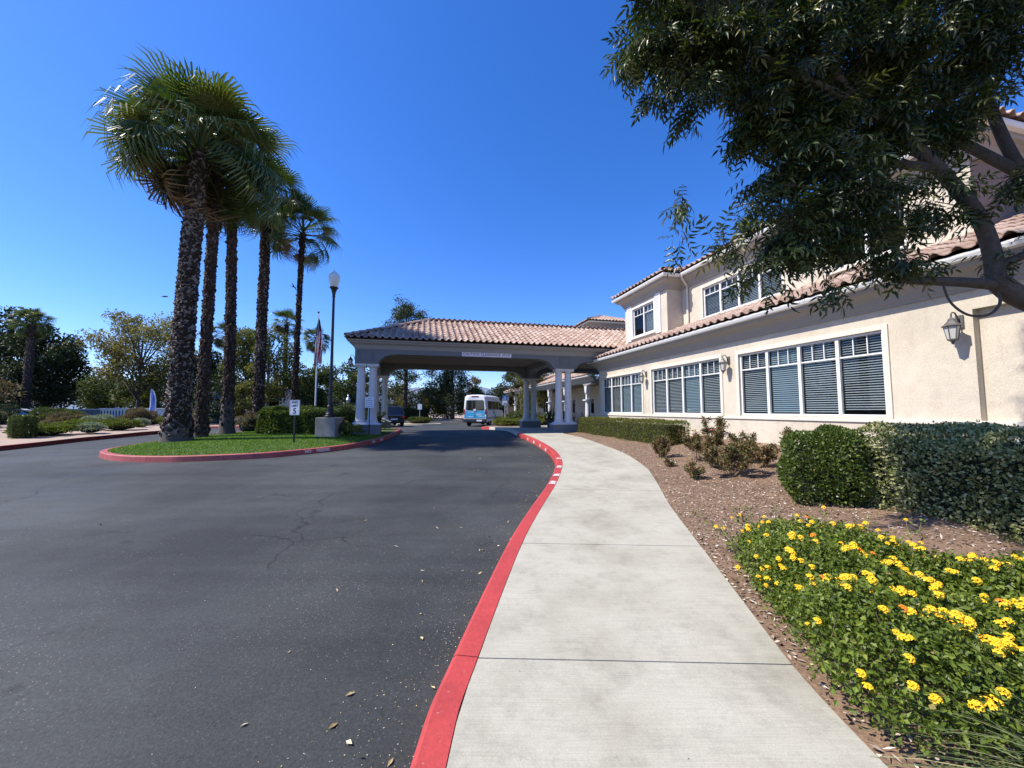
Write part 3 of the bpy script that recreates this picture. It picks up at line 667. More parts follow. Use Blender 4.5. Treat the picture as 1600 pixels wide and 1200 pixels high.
def roof_faces(roof, faces, limit, world_of):
    """faces: list of (origin, e, s, n, ulen, vlen, clip); tiles nearest the drive become objects, the rest one mesh"""
    T = []
    for (O, e, s, nn, ul, vl, clip) in faces:
        O, e, s, nn = map(np.array, (O, e, s, nn))
        for j in range(int(vl/TILE_E)+1):
            for i in range(int(ul/TILE_W)):
                u, v = i*TILE_W+.01, j*TILE_E-.05
                if not clip(u+TILE_W/2, v+TILE_E*.5): continue
                p = O+e*(u+random.uniform(-.004, .004))+s*v+nn*(.012+random.uniform(-.004, .006)); w = random.uniform(-.012, .012)
                e2 = e*math.cos(w)+s*math.sin(w); s2 = s*math.cos(w)-e*math.sin(w)
                T.append((p, e2, s2, nn))
    T.sort(key=lambda t: world_of(t[0]))
    for p, e, s, nn in T[:limit]:
        M = Matrix(((e[0], s[0], nn[0], p[0]), (e[1], s[1], nn[1], p[1]), (e[2], s[2], nn[2], p[2]), (0, 0, 0, 1)))
        inst(TILE_ME, 'roof_tile', roof, M)
    R_ = T[limit:]
    if R_:
        P = np.array([t[0] for t in R_]); B = np.array([[t[1], t[2], t[3]] for t in R_])
        V = P[:, None]+np.einsum('kj,njc->nkc', TV, B); nv = len(TV); F = (np.arange(len(R_))[:, None, None]*nv+TF[None]).reshape(-1, 4)
        stuff(mesh_np('roof_tiles_far', V.reshape(-1, 3), F, 'tile_clay', roof, np.repeat(rng.random(len(R_)), nv)))
def caps(roof, p0, p1, up=(0, 0, 1)):
    p0, p1 = Vector(p0), Vector(p1); d = (p1-p0); Ln = d.length; d.normalize(); x = d.cross(Vector(up)).normalized(); z = x.cross(d)
    k = 0; t = 0
    while t < Ln-.1:
        p = p0+d*t+z*random.uniform(0, .006)
        M = Matrix(((x.x, d.x, z.x, p.x), (x.y, d.y, z.y, p.y), (x.z, d.z, z.z, p.z), (0, 0, 0, 1))); inst(CAP_ME, 'ridge_tile', roof, M); t += .36; k += 1
def hip_roof(parent, off, a0, a1, b0, b1, ez, p, rot, T0, limit, sides='lfbr', hips='lr', name='roof', soff=True):
    """hipped roof over a rectangle of the frame; ridge along the longer side"""
    o = np.array(off); n = math.sqrt(1+p*p); da, db = a1-a0, b1-b0; along_a = da >= db; h = min(da, db)/2
    mb = MB(); z = ez-.03
    if along_a: r0, r1 = (a0+(h if 'l' in hips else 0), (b0+b1)/2), (a1-(h if 'r' in hips else 0), (b0+b1)/2)
    else: r0, r1 = ((a0+a1)/2, b0+(h if 'l' in hips else 0)), ((a0+a1)/2, b1-(h if 'r' in hips else 0))
    zr = z+h*p; c = [(a0, b0, z), (a1, b0, z), (a1, b1, z), (a0, b1, z)]; R0, R1 = (*r0, zr), (*r1, zr)
    if along_a: mb.poly([c[0], c[1], R1, R0]); mb.poly([c[2], c[3], R0, R1]); mb.poly([c[3], c[0], R0]); mb.poly([c[1], c[2], R1])
    else: mb.poly([c[3], c[0], R0, R1]); mb.poly([c[1], c[2], R1, R0]); mb.poly([c[0], c[1], R0]); mb.poly([c[2], c[3], R1])
    mb.poly([(x, y, z-.02) for x, y, z in c][::-1])
    roof = mb.build(name, 'roof_under', parent, off=off)
    hl, hr = 'l' in hips, 'r' in hips
    def clipper(ln, dep, s0, s1):
        def f(u, v):
            q = v/n
            return q < dep-.02 and u > (q if s0 else 0)-.08 and u < ln-(q if s1 else 0)+.08
        return f
    fs = []
    if along_a: dl = dict(f=(h, hl, hr), b=(h, hr, hl), l=(h, True, True), r=(h, True, True))
    else: dl = dict(l=(h, hr, hl), r=(h, hl, hr), f=(h, True, True), b=(h, True, True))
    if 'f' in sides: fs.append(((a0, b0, ez), (1, 0, 0), (0, 1/n, p/n), (0, -p/n, 1/n), da, h*n, clipper(da, *dl['f'])))
    if 'b' in sides: fs.append(((a1, b1, ez), (-1, 0, 0), (0, -1/n, p/n), (0, p/n, 1/n), da, h*n, clipper(da, *dl['b'])))
    if 'l' in sides: fs.append(((a0, b1, ez), (0, -1, 0), (1/n, 0, p/n), (-p/n, 0, 1/n), db, h*n, clipper(db, *dl['l'])))
    if 'r' in sides: fs.append(((a1, b0, ez), (0, 1, 0), (-1/n, 0, p/n), (p/n, 0, 1/n), db, h*n, clipper(db, *dl['r'])))
    fs = [(tuple(np.array(O)+o), *r) for O, *r in fs]
    roof_faces(roof, fs, limit, T0)
    A = lambda q: Vector(q)+Vector(off)+Vector((0, 0, .07))
    caps(roof, A(R0), A(R1))
    if along_a:
        if hl: caps(roof, A(c[0]), A(R0)); caps(roof, A(c[3]), A(R0))
        if hr: caps(roof, A(c[1]), A(R1)); caps(roof, A(c[2]), A(R1))
    else:
        if hl: caps(roof, A(c[0]), A(R0)); caps(roof, A(c[1]), A(R0))
        if hr: caps(roof, A(c[3]), A(R1)); caps(roof, A(c[2]), A(R1))
    return roof
CORN = [(-.02, -.46), (.035, -.46), (.05, -.40), (.075, -.385), (.10, -.31), (.15, -.235), (.24, -.175), (.315, -.15), (.33, -.09), (.35, -.085), (.35, -.01), (-.02, -.01)]
GUT = [(.352, -.07), (.43, -.055), (.455, .0), (.46, .035), (.44, .045), (.43, .025), (.352, .02)]
def cornice(parent, path, z, off, sc=1.0, mats=('cornice_paint', 'white_trim'), gut=True, hs=None):
    hs = hs or sc; q = sweep(path, [(o*sc, h*hs) for o, h in CORN], lambda x, y: z); q.build('cornice', mats[0], parent, off=off)
    if gut: q = sweep(path, [(o*sc, h*sc) for o, h in GUT], lambda x, y: z); q.build('gutter', mats[1], parent, off=off)

WOFF = (-WA, 6, -.7)
wing = thing('building', 'two-storey cream stucco wing with tiled roofs and white windows beside the sidewalk', 'building', (*xy(WA, -6), .7), ROT)
w1 = (-11.72, -8.35, 1.37, 3.02); w2 = (-7.66, -4.28, 1.37, 3.02); w3 = (-3.60, -.26, 1.37, 3.0)
mb = MB(); wall_holes(mb, WA, -25, .1, .2, 3.8, [(*w1, .10), (*w2, .10), (*w3, .10), (-16.8, -12.95, 1.33, 3.1, .13, 1)])
mb.poly([(WA, .1, .2), (WA, .1, 3.8), (WA+12, .1, 3.8), (WA+12, .1, .2)]); mb.poly([(WA, -25, .2), (WA+12, -25, .2), (WA+12, -25, 3.8), (WA, -25, 3.8)])
mb.build('wall', 'stucco', wing, off=WOFF, fixn=False)
mb = MB(); mb.box(WA-.045, WA-.002, -25, .13, 1.265, 1.335); mb.build('ledge', 'stucco_pale', wing, off=WOFF, bevel=.008)
mb = MB(); mb.box(WA-.012, WA-.001, -25, .11, .2, 1.262); mb.build('plinth_wall', 'stucco', wing, off=WOFF)
def trim_frame(w, t=.10, pr=.028, a=WA, bottom=False, mt='stucco_pale'):
    m = MB(); b0, b1, z0, z1 = w; lo = z0-.03
    m.box(a-pr, a-.001, b0-t, b0-.002, lo, z1+t); m.box(a-pr, a-.001, b1+.002, b1+t, lo, z1+t); m.box(a-pr, a-.001, b0-.002, b1+.002, z1+.002, z1+t)
    if bottom: m.box(a-pr-.05, a-.001, b0-t-.04, b1+t+.04, z0-.11, z0-.03)
    return m.build('window_surround', mt, wing, off=WOFF, bevel=.006)
for w in (w1, w2, w3): trim_frame(w)
SLAT = {}
def window(parent, a, w, units, blinds, off, parts=True, tilt=.35, sh=(), room=True, pitch=.050):
    b0, b1, z0, z1 = w; fw = .045; o = off
    f = MB(); f.box(a+.035, a+.095, b0+.001, b1-.001, z0+.001, z0+fw); f.box(a+.035, a+.095, b0+.001, b1-.001, z1-fw, z1-.001)
    f.box(a+.037, a+.093, b0+.001, b0+fw, z0+fw, z1-fw); f.box(a+.037, a+.093, b1-fw, b1-.001, z0+fw, z1-fw)
    win = f.build('window', 'white_trim', parent, off=o, bevel=.004)
    uw = (b1-b0)/units; zt = z1-(z1-z0)*.26
    for k in range(units):
        p, q = b0+k*uw, b0+(k+1)*uw
        if k: m = MB(); m.box(a+.025, a+.09, p-.035, p+.035, z0+fw, z1-fw); m.build('mullion', 'white_trim', win, off=o, bevel=.004)
        pi, qi = p+(fw if k == 0 else .035), q-(fw if k == units-1 else .035)
        m = MB(); m.box(a+.052, a+.085, pi, qi, zt-.014, zt+.014)
        for j in (1, 2): x = pi+(qi-pi)*j/3; m.box(a+.056, a+.081, x-.009, x+.009, zt+.014, z1-fw)
        m.build('muntin', 'white_trim', win, off=o)
        m = MB(); m.poly([(a+.07, pi, z0+fw), (a+.07, pi, z1-fw), (a+.07, qi, z1-fw), (a+.07, qi, z0+fw)]); m.build('pane', 'window_glass', win, off=o, fixn=False)
        bl = blinds[k % len(blinds)]
        if bl is None: continue
        mt, tl, bot = bl; n = int((z1-z0-.08)/pitch); hw = .0235
        key = (round(qi-pi, 3), mt)
        if parts and key not in SLAT:
            s = MB(); L2 = (qi-pi-.02); s.add([(-hw, 0, -.0008), (hw, 0, -.0008), (hw, L2, -.0008), (-hw, L2, -.0008), (0, 0, .003), (0, L2, .003)], [[0, 4, 5, 3], [4, 1, 2, 5], [0, 3, 2, 1]])
            t = s.build('slat', mt); SLAT[key] = t.data; bpy.data.objects.remove(t)
        J = MB()
        for i in range(n+1):
            z = z1-.05-i*pitch
            if z < z0+.06+bot*(z1-z0): break
            tt = tl+random.uniform(-.05, .05)
            if parts: inst(SLAT[key], 'slat', win, Matrix.Translation((a+.125+o[0], pi+.01+o[1], z+o[2])) @ Matrix.Rotation(tt, 4, 'Y'))
            else:
                c, s_ = math.cos(tt)*hw, math.sin(tt)*hw; x = a+.125
                J.poly([(x-c, pi+.01, z+s_), (x-c, qi-.01, z+s_), (x+c, qi-.01, z-s_), (x+c, pi+.01, z-s_)])
        if not parts: stuff(J.build('blind', mt, win, off=o, fixn=False))
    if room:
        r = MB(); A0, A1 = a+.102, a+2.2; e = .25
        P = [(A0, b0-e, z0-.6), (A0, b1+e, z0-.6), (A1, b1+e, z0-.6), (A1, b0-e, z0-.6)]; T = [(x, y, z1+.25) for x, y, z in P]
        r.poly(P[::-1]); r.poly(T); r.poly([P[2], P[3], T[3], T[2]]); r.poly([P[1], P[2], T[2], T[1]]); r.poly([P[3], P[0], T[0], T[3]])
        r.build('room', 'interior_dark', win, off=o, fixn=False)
    return win
BW = ('blind_white', -.60, 0); BT = ('blind_teal', -.95, 0); BW2 = ('blind_white', -.50, .03)
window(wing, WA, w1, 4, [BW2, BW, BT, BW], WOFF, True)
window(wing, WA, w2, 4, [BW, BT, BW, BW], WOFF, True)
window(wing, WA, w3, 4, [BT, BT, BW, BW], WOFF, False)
# ground-floor cornice, gutter, roof
cornice(wing, [(WA, -25), (WA, .1), (WA+9, .1)], 3.86, WOFF)
dist_w = lambda off: (lambda p: math.hypot(*(np.array(xy(p[0]-off[0], p[1]-off[1])))))
pl = .40; nl = math.sqrt(1+pl*pl); EA = WA-.44; ez = 3.93
mb = MB(); mb.poly([(EA, -25, ez-.03), (EA, .5, ez-.03), (EA+7, .5, ez-.03+7*pl), (EA+7, -25, ez-.03+7*pl)]); mb.poly([(EA, .5, ez-.03), (EA+7, .5, ez-.03+7*pl), (EA+7, .5, ez-.04), (EA, .5, ez-.04)])
roof = mb.build('lower_roof', 'roof_under', wing, off=WOFF, fixn=False)
clipL = lambda u, v: (v/nl < 2.25) or (.5-u < -12.35 and v/nl < 6.2) if .5-u > -16.5 else False
roof_faces(roof, [((EA-WA, .5+6, ez-.7), (0, -1, 0), (1/nl, 0, pl/nl), (-pl/nl, 0, 1/nl), 17.0, 6.6, clipL)], 300, lambda p: math.hypot(*xy(p[0]+WA, p[1]-6)))
# upper storey
UA = WA+1.6; BA = WA+.9
wu1 = (-8.36, -5.2, 4.88, 5.98); wu2 = (-11.25, -9.75, 5.02, 6.15); wb = (-3.2, -1.58, 4.80, 6.05)
mb = MB(); wall_holes(mb, UA, -12.3, -4.06, 4.0, 6.6, [(*wu1, .10), (*wu2, .10)]); wall_holes(mb, BA, -4.06, -.9, 3.9, 6.6, [(*wb, .10)])
mb.poly([(BA, -4.06, 3.9), (UA, -4.06, 3.9), (UA, -4.06, 6.6), (BA, -4.06, 6.6)])
mb.poly([(BA, -.9, 3.9), (BA, -.9, 6.6), (BA+9, -.9, 6.6), (BA+9, -.9, 3.9)])
mb.build('upper_wall', 'stucco', wing, off=WOFF, fixn=False)
mb = MB(); mb.poly([(UA, -12.3, 3.9), (UA+8, -12.3, 3.9), (UA+8, -12.3, 6.6), (UA, -12.3, 6.6)]); mb.build('shaded_end_wall', 'stucco_brown_shade', wing, off=WOFF, fixn=False)
trim_frame(wu1, .09, .03, UA, True); trim_frame(wu2, .09, .03, UA, True); trim_frame(wb, .09, .04, BA, True, 'white_trim')
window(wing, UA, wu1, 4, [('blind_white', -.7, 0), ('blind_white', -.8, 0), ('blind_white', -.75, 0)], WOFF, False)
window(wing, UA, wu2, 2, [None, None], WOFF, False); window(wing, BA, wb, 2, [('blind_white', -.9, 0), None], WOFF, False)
for (p, q) in ((-3.66, -3.30), (-1.48, -1.12)):
    m = MB(); m.box(BA-.045, BA-.002, p, p+.045, 4.64, 6.27); m.box(BA-.045, BA-.002, q-.045, q, 4.64, 6.27); m.box(BA-.043, BA-.002, p+.045, q-.045, 4.64, 4.71); m.box(BA-.043, BA-.002, p+.045, q-.045, 6.20, 6.27)
    m.box(BA-.012, BA-.002, p+.045, q-.045, 4.71, 6.20); sh = m.build('shutter', 'shutter_white', wing, off=WOFF)
    for k in range(24):
        m = MB(); z = 4.735+k*.0615; m.box(BA-.036, BA-.026, p+.046, q-.046, z-.026, z+.026, 0, (rad(28), 'Y')); m.build('louvre', 'shutter_white', sh, off=WOFF)
cornice(wing, [(UA+8, -12.3), (UA, -12.3), (UA, -4.06), (BA, -4.06), (BA, -.9), (BA+8, -.9)], 6.72, WOFF)
lim = lambda p: math.hypot(*xy(p[0]+WA, p[1]-6))
hip_roof(wing, WOFF, UA-.44, UA+7.5, -12.74, -.6, 6.80, .42, 0, lim, 120, 'lf', 'lr', 'upper_roof')
hip_roof(wing, WOFF, BA-.44, BA+6.5, -4.5, -.46, 6.81, .42, 0, lim, 120, 'lf', 'l', 'bay_roof')
m = MB(); zz = 6.62; X = UA-.06
m.tube([(UA-.40, -4.62, 6.70), (UA-.38, -4.55, 6.58), (X, -4.42, 6.33), (X, -4.42, 6.2), (X, -4.42, 4.62), (X-.12, -4.42, 4.5)], .042, 8); m.build('downspout', 'stucco_pale', wing, smooth=True, off=WOFF)

# ------------------------------------------------------------------ canopy over the drive
CZ = .47; COFF = (0, 0, -CZ)
cp = thing('porte_cochere', 'wide grey drive-through canopy on paired white columns with hipped tile roof', 'canopy', (*xy(0, 0), CZ), ROT)
def arch(p0, p1, n=8, up=True):
    """quarter ellipse rising from p0 to p1 (a,z)"""
    (x0, y0), (x1, y1) = p0, p1; out = []
    for k in range(n+1):
        t = math.pi/2*k/n
        out.append((x0+(x1-x0)*(1-math.cos(t)), y0+(y1-y0)*math.sin(t)) if up else (x0+(x1-x0)*math.sin(t), y0+(y1-y0)*(1-math.cos(t))))
    return out
BOT = 3.86; CT = 3.44
front = [(-.47, CT), (.46, CT)]+arch((.46, CT), (1.25, BOT))[1:]+arch((7.35, BOT), (8.16, CT), up=False)+[(9.33, CT)]+arch((9.33, CT), (9.95, 3.78))[1:]+[(10.75, 3.84), (10.75, 4.12), (-.47, 4.12)]
back = [(-.47, CT), (.46, CT)]+arch((.46, CT), (1.25, BOT))[1:]+arch((7.35, BOT), (8.16, CT), up=False)+[(9.33, CT)]+arch((9.33, CT), (10.2, 3.86))[1:]+[(13.2, 3.86), (13.2, 4.12), (-.47, 4.12)]
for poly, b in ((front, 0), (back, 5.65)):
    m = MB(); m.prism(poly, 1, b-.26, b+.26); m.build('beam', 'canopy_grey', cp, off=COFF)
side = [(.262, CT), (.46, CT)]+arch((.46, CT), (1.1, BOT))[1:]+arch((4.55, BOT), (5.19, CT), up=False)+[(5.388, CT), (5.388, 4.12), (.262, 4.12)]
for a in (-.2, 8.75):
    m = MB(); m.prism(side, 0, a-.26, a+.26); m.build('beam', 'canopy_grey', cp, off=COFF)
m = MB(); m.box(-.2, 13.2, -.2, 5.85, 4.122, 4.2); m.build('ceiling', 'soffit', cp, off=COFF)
for (p, q) in ((-.30, .24), (8.5, 9.02)):
    m = MB(); b = -.262; z0, z1 = 3.56, 3.96; t = .035
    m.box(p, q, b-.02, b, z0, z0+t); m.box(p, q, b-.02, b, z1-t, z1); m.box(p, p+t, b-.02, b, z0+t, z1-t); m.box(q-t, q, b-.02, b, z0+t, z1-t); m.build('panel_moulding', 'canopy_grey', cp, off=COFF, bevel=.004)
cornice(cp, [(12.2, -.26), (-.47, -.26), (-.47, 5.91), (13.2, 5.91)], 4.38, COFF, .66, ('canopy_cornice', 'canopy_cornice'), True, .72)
hip_roof(cp, COFF, -.79, 14.2, -.60, 6.25, 4.46, .47, 0, lambda p: math.hypot(*xy(p[0], p[1]))+(4 if p[1] > 3 else 0), 300, 'flb', 'l', 'roof')
def column(a, b, z0, z1=3.30):
    m = MB(); r = .165
    m.lathe([(.225, 0), (.235, .03), (.235, .07), (.205, .10), (.20, .14), (r+.025, .17), (r+.012, .5), (r+.006, 1.1), (r-.012, z1-z0-.22), (r-.02, z1-z0-.10), (r+.0, z1-z0-.09), (r+.0, z1-z0-.06), (r-.015, z1-z0-.05), (r+.005, z1-z0)], (a, b, z0), 24)
    return m
for (a, b, pz) in ((0, 0, .46), (8.76, 0, .40), (0, 5.65, .40), (8.76, 5.65, .40)):
    zt = 1.0 if b == 0 and a == 0 else .94
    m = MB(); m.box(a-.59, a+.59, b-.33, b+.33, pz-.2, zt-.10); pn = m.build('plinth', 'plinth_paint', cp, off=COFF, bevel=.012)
    m = MB(); m.box(a-.61, a+.61, b-.35, b+.35, zt-.10, zt-.06); m.box(a-.50, a+.50, b-.26, b+.26, zt-.06, zt); m.build('plinth_cap', 'plinth_cap', cp, off=COFF, bevel=.008)
    for s in (-.235, .235):
        c = column(a+s, b, zt).build('column', 'column_paint', cp, smooth=True, off=COFF)
        m = MB(); m.box(a+s-.21, a+s+.21, b-.21, b+.21, 3.30, 3.34); m.box(a+s-.23, a+s+.23, b-.24, b+.24, 3.34, 3.438); m.build('capital', 'column_paint', c, off=COFF, bevel=.012)
sg = MB(); sg.box(3.94, 6.17, -.275, -.262, 3.875, 4.065); board = sg.build('clearance_sign', 'sign_white', cp, off=COFF)
text_mesh('lettering', 'CAUTION CLEARANCE 10\'10"', .165, 'sign_red_letter', board, (5.055, -.2765, 3.97-CZ), (rad(90), 0, 0), .001, sx=.98, bold=.002)

# ------------------------------------------------------------------ arcade wing behind the canopy
AOFF = (-13.4, -20, -.4)
ar = thing('building', 'arcaded cream wing seen behind the canopy with row of white columns', 'building', (*xy(13.4, 20), .4), ROT)
m = MB(); wall_holes(m, 16.2, 6.5, 33, .2, 3.8, [(9.0, 10.0, .5, 2.6, .1), (12.3, 13.8, 1.2, 2.5, .1), (16.3, 17.8, 1.2, 2.5, .1), (20.5, 21.5, .5, 2.6, .1), (24.3, 25.8, 1.2, 2.5, .1)])
wall_holes(m, 16.6, 8.8, 33, 4.6, 7.2, [(11, 12.6, 5.5, 6.8, .1), (15, 16.6, 5.5, 6.8, .1), (19, 20.6, 5.5, 6.8, .1), (23, 24.6, 5.5, 6.8, .1), (27, 28.6, 5.5, 6.8, .1)])
m.poly([(13.6, 33, .2), (13.6, 33, 3.6), (22, 33, 3.6), (22, 33, .2)]); m.poly([(16.2, 6.5, .2), (22, 6.5, .2), (22, 6.5, 4.2), (16.2, 6.5, 4.2)]); m.poly([(16.6, 33, 4.6), (16.6, 33, 7.2), (22, 33, 7.2), (22, 33, 4.6)])
m.build('wall', 'stucco', ar, off=AOFF, fixn=False)
for w, u in (((12.3, 13.8, 1.2, 2.5), 2), ((16.3, 17.8, 1.2, 2.5), 2), ((24.3, 25.8, 1.2, 2.5), 2)): window(ar, 16.2, w, u, [None], AOFF, False)
for w in ((11, 12.6), (15, 16.6), (19, 20.6), (23, 24.6), (27, 28.6)): window(ar, 16.6, (*w, 5.5, 6.8), 2, [None], AOFF, False)
for p, q in ((9.0, 10.0), (20.5, 21.5)): m = MB(); m.box(16.24, 16.3, p+.002, q-.002, .5, 2.598); m.build('door', 'bronze_metal', ar, off=AOFF)
cb = [7.5, 11.5, 15.4, 19.4, 23.6, 28.0, 32.5]
poly = [(6.5, 3.30)]
for i, b in enumerate(cb):
    poly += [(b-.22, 3.18), (b+.22, 3.18)]
    if i < len(cb)-1: poly += arch((b+.22, 3.18), (b+.8, 3.38), 5)[1:]+arch((cb[i+1]-.8, 3.38), (cb[i+1]-.22, 3.18), 5, up=False)[:-1]
poly += [(33, 3.2), (33, 3.66), (6.5, 3.66)]
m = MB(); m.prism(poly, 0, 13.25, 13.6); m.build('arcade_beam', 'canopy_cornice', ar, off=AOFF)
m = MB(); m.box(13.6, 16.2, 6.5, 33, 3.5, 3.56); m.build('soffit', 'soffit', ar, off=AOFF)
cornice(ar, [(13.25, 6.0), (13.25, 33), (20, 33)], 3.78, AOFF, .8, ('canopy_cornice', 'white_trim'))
for b in cb:
    gz = .28
    m = MB(); m.box(13.13, 13.73, b-.3, b+.3, gz, gz+.55); m.build('plinth', 'column_paint', ar, off=AOFF, bevel=.01)
    m = MB(); m.lathe([(.23, .55), (.23, .63), (.18, .68), (.165, 1.2), (.15, 1.86), (.17, 1.88)], (13.43, b, gz), 16); c = m.build('column', 'column_paint', ar, smooth=True, off=AOFF)
    m = MB(); m.box(13.18, 13.68, b-.25, b+.25, gz+1.88, gz+1.96); m.box(13.33, 13.53, b-.1, b+.1, gz+1.96, gz+2.4)
    m.prism([(b-.1, gz+2.4), (b+.1, gz+2.4), (b+.22, 3.178), (b-.22, 3.178)], 0, 13.27, 13.59); m.build('capital', 'column_paint', c, off=AOFF)
EA2 = 12.9; ez2 = 3.84; p2 = .42; n2 = math.sqrt(1+p2*p2)
m = MB(); m.poly([(EA2, 6, ez2-.03), (EA2, 33.4, ez2-.03), (EA2+4.2, 33.4, ez2-.03+4.2*p2), (EA2+4.2, 6, ez2-.03+4.2*p2)]); rf = m.build('lower_roof', 'roof_under', ar, off=AOFF, fixn=False)
roof_faces(rf, [((EA2-13.4, 33.4-20, ez2-.4), (0, -1, 0), (1/n2, 0, p2/n2), (-p2/n2, 0, 1/n2), 27, 4.2*n2, lambda u, v: True)], 0, lambda p: 0)
cornice(ar, [(16.6, 8.8), (16.6, 33), (22, 33)], 7.2, AOFF, .8)
hip_roof(ar, AOFF, 16.2, 24, 8.5, 33.4, 7.27, .4, 0, lambda p: 0, 0, 'l', 'lr', 'upper_roof')
# small square tower
m = MB(); m.box(14.5, 18.0, 9.0, 12.6, 6.2, 8.0); m.build('tower_wall', 'stucco', ar, off=AOFF)
cornice(ar, [(18.0, 9.0), (14.5, 9.0), (14.5, 12.6), (18, 12.6)], 8.06, AOFF, .9)
hip_roof(ar, AOFF, 14.05, 18.4, 8.55, 13.05, 8.12, .38, 0, lambda p: 0, 60, 'lf', 'lr', 'tower_roof')
hip_roof(ar, AOFF, 13.6, 19.5, 6.6, 11.0, 6.25, .40, 0, lambda p: 0, 60, 'lf', 'lr', 'porch_roof')
m = MB(); m.box(14.0, 19, 7.0, 10.6, 4.6, 6.2); m.build('porch_wall', 'stucco', ar, off=AOFF)

# ------------------------------------------------------------------ wall lanterns
def lantern(label, a, b, z, rz=0, sc=1.0, m1='lantern_metal', off_a=.0):
    t = thing('wall_lantern', label, 'lantern', (*xy(a, b), z), ROT+rz, 'coach lanterns on the walls'); t.scale = (sc,)*3
    d = -.20
    m = MB(); m.box(-.028, -.001, -.05, .05, -.02, .20); m.build('back_plate', m1, t, bevel=.01)
    m = MB(); m.tube([(-.03, 0, .03), (-.06, 0, .16), (-.11, 0, .23), (-.17, 0, .235), (-.20, 0, .20), (-.20, 0, .155)], .011, 8); m.build('bracket', m1, t, smooth=True)
    m = MB(); m.lathe([(.115, 0), (.12, .012), (.085, .04), (.05, .09), (.045, .095), (.04, .12), (.015, .15), (.008, .17)], (d, 0, -.0), 6); m.build('roof_cap', m1, t)
    m = MB(); m.lathe([(.058, -.20), (.090, -.002)], (d, 0, 0), 6); gl = m.build('glass', 'lantern_glass', t)
    m = MB()
    for k in range(6):
        an = 2*math.pi*k/6; m.tube([(d+.060*math.cos(an), .060*math.sin(an), -.20), (d+.094*math.cos(an), .094*math.sin(an), 0)], .006, 5)
    m.build('cage', m1, t)
    m = MB(); m.lathe([(.066, -.198), (.066, -.215), (.035, -.235), (.02, -.25), (.022, -.265), (.006, -.29)], (d, 0, 0), 6); m.build('finial', m1, t)
    return t
lantern('grey coach lantern on the cream wall with the recessed panel, nearest the camera', WA, -12.80, 2.84, 0, 1.0)
lantern('grey coach lantern between the widest window and the middle window', WA, -8.0, 2.82)
lantern('grey coach lantern on the wall between the middle window and the far window', WA, -3.93, 2.80)
lantern('small black lantern on the outer corner of the canopy beam', -.47, -.08, 3.58, 0, .95, 'black_metal')
# ================================================================== PALMS
def frond_mesh(seed, droop, m, pet=1.15, L0=1.15, nseg=30, open_=1.0):
    r = random.Random(seed); V = []; F = []; att = []
    def add(p): V.append(p); return len(V)-1
    # petiole along +Y, sagging; two-sided ribbon with depth
    k = 5; prev = None
    def pc(t): return Vector((0, pet*t, -droop*.22*pet*t*t))
    for i in range(k+1):
        c = pc(i/k); w = .035*(1-i/k)+.014
        ids = [add((c.x-w, c.y, c.z)), add((c.x, c.y, c.z+w*.8)), add((c.x+w, c.y, c.z)), add((c.x, c.y, c.z-w*.6))]
        if prev: F += [[prev[j], prev[(j+1) % 4], ids[(j+1) % 4], ids[j]] for j in range(4)]
        prev = ids
    hub = pc(1); d0 = (pc(1)-pc(.9)).normalized(); pitch = math.atan2(d0.z, d0.y)-droop*.35
    for i in range(nseg):
        th = math.radians(-118+236*(i+.5)/nseg)*open_; dth = math.radians(236/nseg)*.5*open_
        ln = L0*(.70+.30*math.cos(th*.62))*r.uniform(.85, 1.1)
        split = r.uniform(.30, .44)
        def pt(t, lat, up, sag):
            an = th+lat; x = math.sin(an)*ln*t; y = math.cos(an)*ln*t; z = up-sag
            y2 = y*math.cos(pitch)-z*math.sin(pitch); z2 = y*math.sin(pitch)+z*math.cos(pitch)
            # cup: the outer rays lift a little
            return (hub.x+x, hub.y+y2, hub.z+z2+abs(math.sin(th))*.10*t)
        h = add(tuple(hub)); sg = droop*.10
        a = add(pt(split, -dth, -.010, sg*split**2)); b = add(pt(split, 0, .022, sg*split**2)); c = add(pt(split, dth, -.010, sg*split**2))
        F += [[h, a, b], [h, b, c]]
        kk = r.uniform(.78, .86); s2 = ln*(.05+.16*droop)*r.uniform(.7, 1.3)
        q = add(pt(kk, -dth*.38, 0, s2)); w = add(pt(kk, dth*.38, 0, s2)); F += [[a, q, w, b], [b, w, c]]
        s3 = ln*(.20+.40*droop)*r.uniform(.7, 1.5); e = add(pt(r.uniform(.92, 1.02), 0, 0, s3)); F.append([q, e, w])
    tri = [f for f in F if len(f) == 3]; qd = [f for f in F if len(f) == 4]
    o = mesh_np('frond', np.array(V), [np.array(tri), np.array(qd)], m, None); me = o.data; bpy.data.objects.remove(o); return me
FR = [frond_mesh(i, d, 'palm_leaf', p, l, 31) for i, (d, p, l) in enumerate([(.1, 1.15, 1.08), (.45, 1.4, 1.08), (.8, 1.45, 1.02), (1.1, 1.3, .95)])]
FD = [frond_mesh(20+i, d, 'palm_dead', 1.05, 1.05, 22, .6) for i, d in enumerate((1.3, 1.7))]
def frond_inst(parent, top, az, el, sc, me, roll=0, name='frond'):
    d = Vector((math.cos(az)*math.cos(el), math.sin(az)*math.cos(el), math.sin(el)))
    x = d.cross(Vector((0, 0, 1)))
    if x.length < .05: x = Vector((math.sin(az), -math.cos(az), 0))
    x.normalize(); z = x.cross(d); M = Matrix(((x.x, d.x, z.x, 0), (x.y, d.y, z.y, 0), (x.z, d.z, z.z, 0), (0, 0, 0, 1)))
    M = Matrix.Translation(top) @ M @ Matrix.Rotation(roll, 4, 'Y') @ Matrix.Scale(sc, 4)
    return inst(me, name, parent, M)
